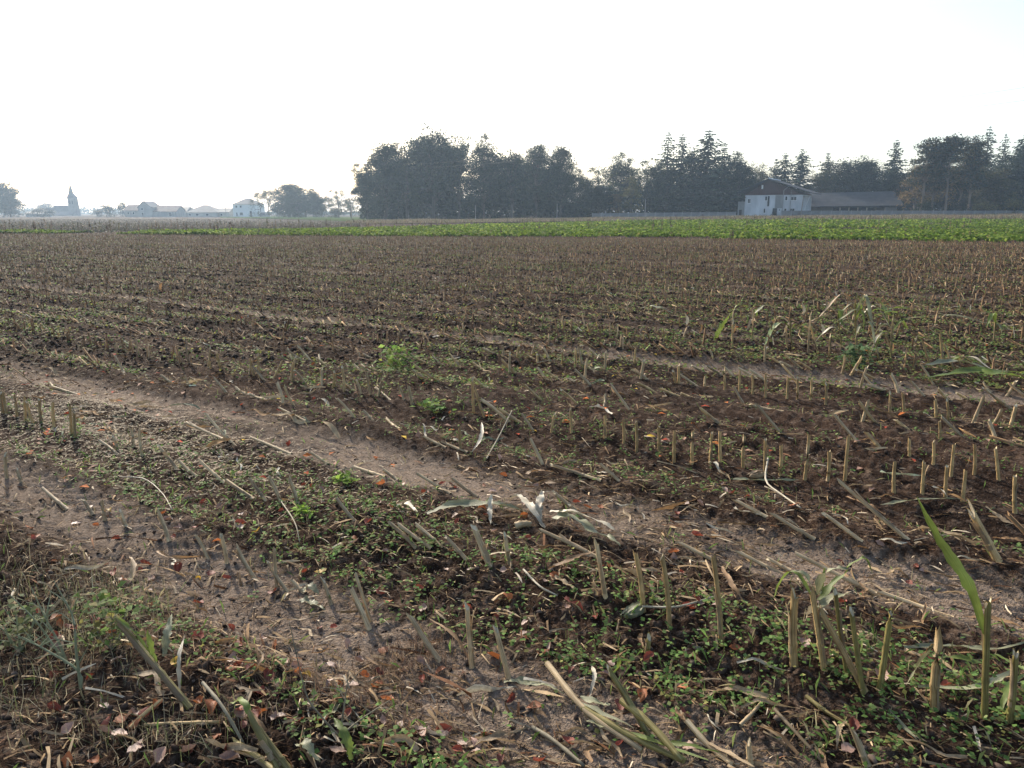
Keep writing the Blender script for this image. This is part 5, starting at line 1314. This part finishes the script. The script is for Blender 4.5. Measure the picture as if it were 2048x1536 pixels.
lying([(409, 1401, .06), (450, 1442, .04), (491, 1482)], 'thin grey stem above the green stubs at the bottom left', .006, 'twig', 'dry_stick')
for i, (b, t, lab) in enumerate([((560, 1536), (500, 1432), 'tallest of the green stubs cut by the bottom edge at left'), ((585, 1538), (520, 1462), 'second green stub cut by the bottom edge at left'), ((545, 1540), (468, 1487), 'low pale green stub cut by the bottom edge at left')]):
    hero(b, t, lab, .0135, 'stalk_green')
blade([(463, 1418, .02), (490, 1448, .05), (512, 1476)], .034, 'yellow green leaf above the green stubs at the bottom left', 'green_leaf', lift=.03)
blade([(704, 1530), (690, 1505, .04), (668, 1480, .07)], .036, 'broad green leaf tip at the bottom edge left of centre', 'green_leaf', lift=.03)
blade([(600, 1500), (612, 1515, .03), (640, 1530)], .04, 'pale green leaf at the bottom edge beside the broad leaf tip', 'grey_green_leaf', lift=.02)
def dry_weed(base, stems, label, mat='green_twig', r=.006, leaves=0, pal=None, twigs=5):
    p = G(*base); o = empty('dry_weed', p); tag(o, label, 'weed'); rs = random.Random(int(base[0])); HERO_BASE.append(base)
    for st__ in stems:
        P = [p if k == 0 else at(q[0], q[1], p[1] + (q[2] if len(q) > 2 else 0)) for k, q in enumerate([base] + st__)]
        c = [q - p for q in spline([np.asarray(q) for q in P], 10)]
        s = link('stem', mesh_py('stem', *tube(c, [r * (1 - .75 * i / 10) for i in range(11)], 6)), M[mat], o)
        parts = []
        for k in range(twigs):
            j = rs.randint(2, 8); d = np.array([rs.uniform(-1, 1), rs.uniform(-.6, .6), rs.uniform(.1, 1)]); d *= rs.uniform(.04, .11) / np.linalg.norm(d)
            parts.append(tube([c[j], c[j] + d * .5 + [0, 0, .005], c[j] + d + [0, 0, rs.uniform(-.01, .02)]], [r * .4, r * .28, r * .12], 4))
        link('twig', mesh_py('twig', *join(parts)), M[mat], s)
    if leaves:
        sp = Soup(); n = leaves; rg = np.random.default_rng(int(base[0])); w = max(abs(q[0] - base[0]) for s_ in stems for q in s_) / F_PX * p[1] + .04; h = max(te_[2] for te_ in [at(s_[-1][0], s_[-1][1], p[1]) for s_ in stems]) - p[2]
        P = np.stack([rg.normal(0, w * .5, n), rg.normal(0, w * .5, n), rg.uniform(.02, max(h, .06), n)], 1)
        sp.place(LEAFQ, QF, P, rand_rot(n, .6, rg), rg.uniform(.018, .045, n) * max(1, p[1] / 4), pick(pal, n, .2, rg))
        link('foliage', sp.mesh('foliage'), M['leafcol'], o)
GREENP = [(3, (0.10, 0.18, 0.04)), (2, (0.17, 0.24, 0.06)), (1, (0.24, 0.26, 0.06))]
dry_weed((162, 1377), [[(152, 1300), (146, 1235), (108, 1162)], [(156, 1340), (85, 1296), (43, 1273)]], 'tall bare branching weed in the lower left corner', twigs=7)
dry_weed((133, 1326), [[(120, 1290), (94, 1242), (62, 1174)], [(110, 1295), (70, 1240), (20, 1190)]], 'second branching dry weed left of the tall bare weed', twigs=7)
dry_weed((40, 1300), [[(38, 1270), (30, 1215)], [(60, 1270), (70, 1225)], [(20, 1280), (5, 1240)]], 'leafy grey green weed at the left edge', leaves=90, pal=[(2, (0.085, 0.11, 0.045)), (1, (0.14, 0.15, 0.06))])
dry_weed((225, 1300), [[(224, 1270), (222, 1210)], [(240, 1270), (262, 1180)], [(200, 1275), (180, 1215)]], 'low leafy weed behind the long green stalk at left', 'twig', .004, 160, [(2, (0.10, 0.15, 0.04)), (1, (0.2, 0.18, 0.06))])
dry_weed((679, 1474), [[(640, 1430), (612, 1387), (578, 1242)], [(690, 1400), (697, 1340)], [(720, 1440), (780, 1400)]], 'thin dark branching weed stem at the bottom left of centre', 'twig', .004)
dry_weed((795, 745), [[(795, 725), (792, 695)], [(810, 725), (825, 712)], [(778, 728), (765, 715)]], 'green leafy weed clump in the middle ground left of centre', 'twig', .006, 200, GREENP)
dry_weed((870, 822), [[(880, 812), (890, 806)], [(858, 814), (845, 806)], [(868, 810), (868, 800)]], 'spiky green rosette left of centre behind the wheel track', 'green_twig', .004, 90, GREENP)
dry_weed((1710, 730), [[(1708, 710), (1706, 690)], [(1722, 712), (1730, 700)], [(1698, 714), (1688, 704)]], 'grey green weed at the foot of the pale regrowth', 'green_twig', .006, 160, [(1, (0.10, 0.15, 0.07))])
dry_weed((690, 968), [[(692, 958), (694, 950)], [(684, 960), (680, 955)]], 'small bright green weed before the wheel track at left', 'green_twig', .003, 70, [(1, (0.2, 0.3, 0.05))])
dry_weed((606, 1030), [[(608, 1022), (612, 1014)], [(600, 1024), (596, 1020)]], 'small bright green weed in the pushed over row', 'green_twig', .003, 60, [(1, (0.22, 0.33, 0.05))])
lying([(240, 962), (290, 972, .02), (325, 1000, .02), (346, 1030)], 'thin bowed straw in the left foreground', .0028, 'pale_leaf', 'dry_stick', lift=.03)
lying([(560, 1010), (590, 1058, .04), (600, 1094)], 'thin dark stem slanting across the left foreground', .0035, 'twig', 'dry_stick', lift=.03)

def tangle(spots, name, label, pal, h, cat='grass'):
    sp = Soup(); B3 = np.array([[-.5, 0, 0], [.5, 0, 0], [.35, .3, .55], [-.3, .3, .55], [.1, .85, .8], [-.1, .85, .8]]); BF = np.array([[0, 1, 2, 3], [3, 2, 4, 5]])
    for a, b, sx, sy, n in spots:
        qx = RNG.normal(a, sx, n); qy = RNG.normal(b, sy, n)
        D = np.stack([(qx - CX) / F_PX, np.zeros(n), np.zeros(n)], 1) + ((CY - np.minimum(qy, 1640)) / F_PX)[:, None] * _u + _f; P = EYE + D * (-EYE[2] / D[:, 2])[:, None]
        P[:, 2] = ground_h(P[:, 0], P[:, 1])
        L = RNG.uniform(.5, 1.2, n) * h
        sp.place(B3, BF, P, rotz(RNG.uniform(0, 6.283, n)) @ rotx(RNG.normal(0, .6, n)), np.stack([RNG.uniform(.0012, .0032, n), L * RNG.uniform(.3, 1.2, n), L], 1), pick(pal, n, .25))
    tag(link(name, sp.mesh(name), M['grass']), label, cat, kind='stuff')
DRYG = [(3, (0.22, 0.185, 0.11)), (2, (0.30, 0.26, 0.17)), (2, (0.13, 0.15, 0.06)), (1, (0.12, 0.08, 0.05))]
tangle([(60, 1230, 80, 45, 420), (190, 1270, 70, 50, 520), (40, 1400, 70, 60, 260), (250, 1200, 60, 30, 260), (330, 1500, 120, 25, 220)], 'wispy_grass', 'wispy dry grass and thin stems in the lower left corner', DRYG, .10)
tangle([(770, 1320, 55, 28, 520), (850, 1300, 40, 20, 260), (600, 1400, 90, 40, 420), (760, 1420, 110, 40, 420), (430, 1240, 80, 40, 260)], 'root_tangle', 'fine dry root tangle on the bare strip left of centre', [(3, (0.17, 0.105, 0.065)), (2, (0.26, 0.18, 0.115)), (2, (0.10, 0.06, 0.04))], .05, 'roots')

# ---- all other stubs: the nearest as single things, the rest as one object
def project(x, y, z):
    d = np.stack([x - EYE[0], y - EYE[1], z - EYE[2]], -1); dep = d @ _f
    return CX + d[..., 0] / dep * F_PX, CY - (d @ _u) / dep * F_PX
def zone(px, py):
    c = 'left' if px < 683 else 'middle' if px < 1365 else 'right'
    r_ = 'foreground' if py > 1000 else 'middle ground' if py > 690 else 'far part'
    return ('%s %s' % (c, r_)) if r_ != 'far part' else 'far field, %s' % c
rows = []
for k in range(-3, 92):
    t = np.arange(-75, 75, .125) + RNG.uniform(0, .12); t = t + RNG.normal(0, .035, len(t))
    s = S0 + k * ROW_W + RNG.normal(0, .022, len(t)) + .04 * vnoise(t * .25, t * 0 + k, 95)
    x = s * NX + t * TX; y = s * NY + t * TY
    keep = in_view(x, y, 1.0) & (y > 1.2) & (y < edge_y(x) - .35) & (RNG.uniform(0, 1, len(t)) < .84 + .5 * vnoise(t * .5, t * 0 + k * 3.1, 96))
    rows.append(np.stack([x[keep], y[keep], np.full(keep.sum(), k), t[keep]], 1))
A = np.concatenate(rows); z = ground_h(A[:, 0], A[:, 1]); px, py = project(A[:, 0], A[:, 1], z)
HB = np.array(HERO_BASE, float); kk = A[:, 2]
u = RNG.uniform(0, 1, len(A))
near_hero = np.array([np.min(np.hypot(HB[:, 0] - a, (HB[:, 1] - b) * 1.4)) < 16 + (b - 424) * .045 for a, b in zip(px, py)])
drop = near_hero | ((A[:, 1] < 6.5) & (u > .80)) | (kk == 0) | ((kk <= -1) & (u < .80)) | ((kk == 3) & (px > 1180)) | ((kk == 4) & (px > 1800) & (u < .7)) | ((kk == 6) & (px > 1430) & (px < 1830)) | ((kk == 1) & (u < .82)) | ((kk == 2) & (u < .6)) | ((kk == 4) & (u < .35)) | ((kk == 5) & (u < .3))
A, z, px, py, kk = A[~drop], z[~drop], px[~drop], py[~drop], kk[~drop]; n = len(A)
# how far each one was pushed over
rowlean = {k: v for k, v in zip(range(-3, 92), np.random.default_rng(3).uniform(0, 1, 95))}
for k, v in ((1, .97), (2, .93), (3, .35), (4, .9), (5, .82), (6, .25), (7, .97), (8, .6), (9, .3)): rowlean[k] = v
rl = np.array([rowlean[int(k)] for k in kk]) * (.55 + .9 * (1 - smooth(7, 22, A[:, 1]))) + .5 * vnoise(A[:, 3] * .4, kk * 2.3, 97)
leaned = RNG.uniform(0, 1, n) < np.clip(rl - .18, .04, .95)
tilt = np.where(leaned, RNG.normal(1.05, .22, n), np.abs(RNG.normal(0, .2, n)))
adir = np.where(leaned, math.atan2(-TY, -TX) + RNG.normal(0, .28, n), RNG.uniform(0, 6.283, n))
hgt = RNG.normal(.215, .05, n).clip(.08, .34) * (1 - .42 * smooth(5, 12, A[:, 1]))
order = np.argsort(A[:, 1] ** 2 + A[:, 0] ** 2)
seen = (px > 4) & (px < 2044) & (py < 1530); order = np.concatenate([order[seen[order]], order[~seen[order]]])
hs = np.array([h[3][0] * NX + h[3][1] * NY for h in HERO_INFO]); hk = np.round((hs - S0) / ROW_W); hx = np.array([h[0] for h in HERO_INFO])
def row_place(i):
    m_ = (kk == kk[i]) & seen; r = int((px[m_] > px[i]).sum() + (hx[hk == kk[i]] > px[i]).sum()) + 1; k = int(kk[i])
    if k >= 4: w = ordinal(k - 3) + ' row behind the long straight row'
    else: w = {3: 'long straight row', 2: 'row just behind the pale wheel track', 1: 'row on the pale wheel track', 0: 'pushed over row', -1: 'bare strip row'}.get(k, 'row in front of the bare strip row' if k == -2 else 'front row at the bottom edge')
    return ordinal(r) + ' from the right in the ' + w, w
N_SINGLE = max(0, 300 - len([o for o in scene.objects if o.name.startswith('maize_stub')]))
single = order[:N_SINGLE]; rest = order[N_SINGLE:]
VAR = []
for i in range(7):
    rs = random.Random(900 + i); m1, m2, m3 = stub_meshes((rs.uniform(-.03, .03), rs.uniform(-.03, .03), 1.0 * .25), rs.uniform(.0105, .014), rs, 1.1, True, rs.uniform(-.04, .04)); VAR.append((m1, m2, m3, 'stalk' if i % 2 else 'stalk_grey'))
for q, i in enumerate(single):
    m1, m2, m3, mt = VAR[q % 7]
    how = 'upright' if tilt[i] < .3 else 'slanting' if tilt[i] < .85 else 'pushed over'
    zn, rw = row_place(i)
    o = link('maize_stub', m1, M[mt]); o.location = (A[i, 0], A[i, 1], z[i] - .012)
    v = Vector((math.cos(adir[i]) * math.sin(tilt[i]), math.sin(adir[i]) * math.sin(tilt[i]), math.cos(tilt[i])))
    o.rotation_euler = (v.to_track_quat('Z', 'Y') @ Matrix.Rotation(random.uniform(0, 6.28), 3, 'Z').to_quaternion()).to_euler()
    f = hgt[i] / .25; o.scale = (random.uniform(.85, 1.15),) * 2 + (f,)
    tag(o, '%s stub, %s' % (how, zn), 'stalk stub', 'stubs of the ' + rw)
    link('pith', m2, M['pith'], o)
    if q % 3: link('leaf_sheath', m3, M['sheath'], o)
def far_stubs():
    sp = Soup(); i = rest; n = len(i)
    T = np.array([(math.cos(a) * r, math.sin(a) * r, h) for h, r in ((-.05, 1.15), (1.0, .95)) for a in (0, 1.571, 3.142, 4.712)]); T[4:, 2] += [.05, -.03, .06, -.04]
    F = np.array([(0, 1, 5, 4), (1, 2, 6, 5), (2, 3, 7, 6), (3, 0, 4, 7), (4, 5, 6, 7)])
    R = rotz(adir[i]) @ roty(tilt[i]) @ rotz(RNG.uniform(0, 1.5, n))
    C = pick([(4, (0.26, 0.16, 0.082)), (3, (0.19, 0.112, 0.058)), (2, (0.38, 0.265, 0.15)), (1.5, (0.13, 0.07, 0.038))], n, .2)
    pos = np.stack([A[i, 0], A[i, 1], z[i]], 1); rr = RNG.uniform(.0075, .0125, n)
    sp.place(T, F, pos, R, np.stack([rr, rr, hgt[i]], 1), C)
    # torn leaf rests on about half of them
    m = RNG.uniform(0, 1, n) < .5; j = np.nonzero(m)[0]; k = len(j)
    S = np.array([[-.5, 0, 0], [.5, 0, 0], [.5, .35, .55], [-.5, .35, .55], [.25, .9, .5], [-.25, .9, .45]]); SF = np.array([[0, 1, 2, 3], [3, 2, 4, 5]])
    P = pos[j] + np.einsum('nij,nj->ni', R[j], np.stack([np.zeros(k), np.zeros(k), hgt[i][j] * RNG.uniform(.1, .8, k)], 1))
    sp.place(S, SF, P, rotz(RNG.uniform(0, 6.28, k)) @ rotx(RNG.normal(0, .5, k)), np.stack([RNG.uniform(.01, .026, k), RNG.uniform(.06, .2, k), RNG.uniform(.05, .16, k)], 1), pick([(3, (0.24, 0.17, 0.10)), (2, (0.18, 0.11, 0.065)), (.4, (0.40, 0.35, 0.26)), (.3, (0.16, 0.21, 0.06))], k, .2))
    tag(link('stubble', sp.mesh('stubble'), M['litter']), 'dense brown maize stubble rows filling the field behind', 'stubble', kind='stuff')
far_stubs()

# ---- fallen broad leaves blown onto the field
def leaf_mesh(seed, n=7):
    rs = random.Random(seed); V, F = [], []; curl = rs.uniform(.4, 1.9) * rs.choice((-1, 1, 1)); cup = rs.uniform(-.3, 1.3); tw = rs.uniform(-1.2, 1.2); wd = rs.uniform(.26, .38); bow = rs.uniform(-.25, .25)
    for i in range(n + 1):
        t = i / n; w = wd * math.sin(math.pi * (t ** .85)) ** .8 + (.012 if i in (0, n) else 0)
        zc = curl * .22 * (t - .5) ** 2 * 2 + rs.uniform(-.02, .02)
        for k in (-1, -.5, 0, .5, 1):
            e = w * (1 + (rs.uniform(-.16, .1) if abs(k) == 1 else 0)); a = tw * (t - .5)
            yy, zz = k * e + bow * t * (1 - t), cup * e * k * k * .8 + rs.uniform(-.035, .035) * abs(k) + (.02 if (i + int(k * 2)) % 2 else -.016) * abs(k)
            V.append((t - .5, yy * math.cos(a) - zz * math.sin(a), zc + yy * math.sin(a) + zz * math.cos(a)))
    for i in range(n):
        for k in range(4): F.append((i * 5 + k, i * 5 + k + 1, i * 5 + k + 6, i * 5 + k + 5))
    return V, F
LREF = list(HERO_INFO); USED = set(); HX = np.array([h[0] for h in LREF]); HY = np.array([h[1] for h in LREF]); HL = [h[2] for h in LREF]
def near_label(w, a, b, large, noun='leaf'):
    zn = zone(a, b); dd = np.hypot(HX - a, HY - b)
    for j in np.argsort(dd)[:150]:
        side = 'left of' if HX[j] - a > abs(HY[j] - b) else 'right of' if a - HX[j] > abs(HY[j] - b) else 'in front of' if b > HY[j] else 'behind'
        for adj in ('', 'large ' if large else 'small '):
            cand = '%s%s %s %s the %s' % (adj, w, noun, side, HL[j])
            if dd[j] < 700 and len(cand.split()) <= 16 and cand not in USED: USED.add(cand); return cand, zn
    return '%s%s %s on the soil, %s' % ('large ' if large else 'small ', w, noun, zn), zn
def fallen():
    x, y = field_points(7600, 24, 1.0, 1.35)
    s, t = st(x, y)
    # the trees that shed them stand behind and to the left: most lie on that side
    d = np.clip(.34 - .14 * x / np.maximum(y, 1.5) * 1.5, .10, .75) * np.exp(-np.maximum(y - 6, 0) / 7) * (.7 + 1.0 * vnoise(x * 1.6, y * 1.6, 98)) * np.where(y < 2.1, .8, 1)
    d = d * np.where((x > .6) & (y < 4), .62, 1)
    k = (RNG.uniform(0, 1, len(x)) < d) & (np.abs(x) < y * .665 + .1); x, y = x[k], y[k]; z = ground_h(x, y); o = np.argsort(x * x + y * y); x, y, z = x[o], y[o], z[o]
    px, py = project(x, y, z); k = (px > 5) & (px < 2043) & (py < 1531); x, y, z, px, py = x[k], y[k], z[k], px[k], py[k]
    names = [('red', 'dark red'), ('orange', 'rust orange'), ('brown', 'pinkish brown'), ('yellow', 'golden yellow')]
    MS = {c: [mesh_py('fallen_leaf', *leaf_mesh(400 + 10 * j + i)) for i in range(7)] for j, (c, _) in enumerate(names)}
    ci = RNG.choice(4, len(x), p=[.30, .23, .42, .05])
    m = min(300, len(x))
    for i in range(m):
        c, w = names[ci[i]]
        o = link('fallen_leaf', MS[c][i % 7], M['leaf_' + c]); o.location = (x[i], y[i], z[i] + .014)
        f = random.uniform(.034, .066); o.scale = (f, f * random.uniform(.8, 1.15), f * random.uniform(.7, 1.3))
        o.rotation_euler = (random.gauss(0, .45), random.gauss(0, .35), random.uniform(0, 6.28))
        lab, zn = near_label(w, px[i], py[i], f > .05)
        tag(o, lab, 'leaf', '%s fallen leaves, %s' % (w, zn))
    sp = Soup(); xs, ys, zs, cs = x[m:], y[m:], z[m:], ci[m:]; PAL = np.array([(0.33, 0.055, 0.025), (0.48, 0.14, 0.035), (0.32, 0.19, 0.13), (0.58, 0.38, 0.05)])
    V, F = leaf_mesh(444, 2); V = np.array(V); F = np.array(F); n = len(xs)
    if n: sp.place(V, F, np.stack([xs, ys, zs + .015], 1), rand_rot(n, .35), RNG.uniform(.045, .08, n), PAL[cs] * np.exp(RNG.normal(0, .2, (n, 1))))
    tag(link('scattered_leaves', sp.mesh('scattered_leaves'), M['litter']), 'small red and orange leaves scattered farther out over the stubble', 'leaves', kind='stuff')
    print('fallen', len(x), 'stubs', len(single), len(rest))
fallen()

# ---- torn dry blades of maize leaf strewn between the rows
def scraps():
    x, y = field_points(2600, 17, 1.0, 1.5)
    s_, t_ = st(x, y); d = .30 + .35 * np.exp(-((s_ - 1.3) / .4) ** 2) + .3 * np.exp(-((s_ - .35) / .25) ** 2) + .6 * vnoise(s_ * .8, t_ * .5, 101) + .12 * smooth(0, 3, x)
    k = (RNG.uniform(0, 1, len(x)) < d) & (np.abs(x) < y * .66); x, y = x[k], y[k]; z = ground_h(x, y); o = np.argsort(x * x + y * y); x, y, z = x[o], y[o], z[o]
    px, py = project(x, y, z); k = (px > 5) & (px < 2043) & (py < 1531); x, y, z, px, py = x[k], y[k], z[k], px[k], py[k]
    T = []
    for i in range(8):
        rs = random.Random(700 + i); P = [np.array([u_ - .5, rs.uniform(-.12, .12), rs.uniform(-.01, .16)]) for u_ in (0, .33, .66, 1)]
        V, F = ribbon(P, rs.uniform(.07, .15), 7, .22, .35, rs.uniform(-2.5, 2.5), .6, .6, rs); T.append((V, F))
    kinds = [('dry_leaf', 'dry tan'), ('brown_leaf', 'brown'), ('pale_leaf', 'bleached'), ('grey_green_leaf', 'grey green')]; ci = RNG.choice(4, len(x), p=[.48, .32, .10, .10])
    MS = {(i, c): mesh_py('maize_leaf', *T[i], True, rib_fib(7, i * 5.0)) for i in range(8) for c in range(4)}
    m = min(140, len(x)); ang = math.atan2(TY, TX) + RNG.normal(0, .6, len(x)) + RNG.choice([0, math.pi], len(x)); L = np.exp(RNG.normal(-1.95, .35, len(x))).clip(.07, .32)
    for i in range(m):
        o = link('maize_leaf', MS[(i % 8, ci[i])], M[kinds[ci[i]][0]]); o.location = (x[i], y[i], z[i] + .010); o.rotation_euler = (random.gauss(0, .4), random.gauss(0, .14), ang[i]); o.scale = (L[i], L[i], L[i])
        lab, zn = near_label(kinds[ci[i]][1], px[i], py[i], L[i] > .14, 'leaf scrap'); tag(o, lab, 'leaf', kinds[ci[i]][1] + ' leaf scraps, ' + zn)
    sp = Soup(); PAL = np.array([(0.34, 0.25, 0.145), (0.26, 0.155, 0.07), (0.45, 0.40, 0.31), (0.21, 0.225, 0.145)])
    for g in range(8):
        j = np.arange(m, len(x)); j = j[j % 8 == g]; n = len(j)
        if n: sp.place(np.array(T[g][0]), np.array(T[g][1]), np.stack([x[j], y[j], z[j] + .012], 1), rotz(ang[j]) @ roty(RNG.normal(0, .14, n)) @ rotx(RNG.normal(0, .4, n)), L[j] * 1.15, PAL[ci[j]] * np.exp(RNG.normal(0, .25, (n, 1))))
    tag(link('leaf_shreds', sp.mesh('leaf_shreds', True), M['litter']), 'torn dry maize leaf shreds farther out between the rows', 'litter', kind='stuff')
scraps()

# ------------------------------------------------------------------ haze: the air itself
def haze():
    m = bpy.data.materials.new('haze_air'); m.use_nodes = True
    nt = m.node_tree; nt.nodes.clear()
    out = nt.nodes.new('ShaderNodeOutputMaterial'); v = nt.nodes.new('ShaderNodeVolumePrincipled')
    v.inputs['Color'].default_value = (0.60, 0.79, 1.0, 1)
    v.inputs['Density'].default_value = 0.00036
    v.inputs['Anisotropy'].default_value = 0.40
    for k in ('Density Attribute', 'Color Attribute', 'Temperature Attribute'):
        if k in v.inputs: v.inputs[k].default_value = ''
    m.cycles.homogeneous_volume = True
    nt.links.new(v.outputs[0], out.inputs['Volume'])
    V, F = box(-2700, 2700, -2700, 2700, -3.5, 44)
    o = link('haze', mesh_py('haze', V, F, False), m)
    tag(o, 'pale blue autumn haze over field and village', 'haze', kind='stuff')
haze()
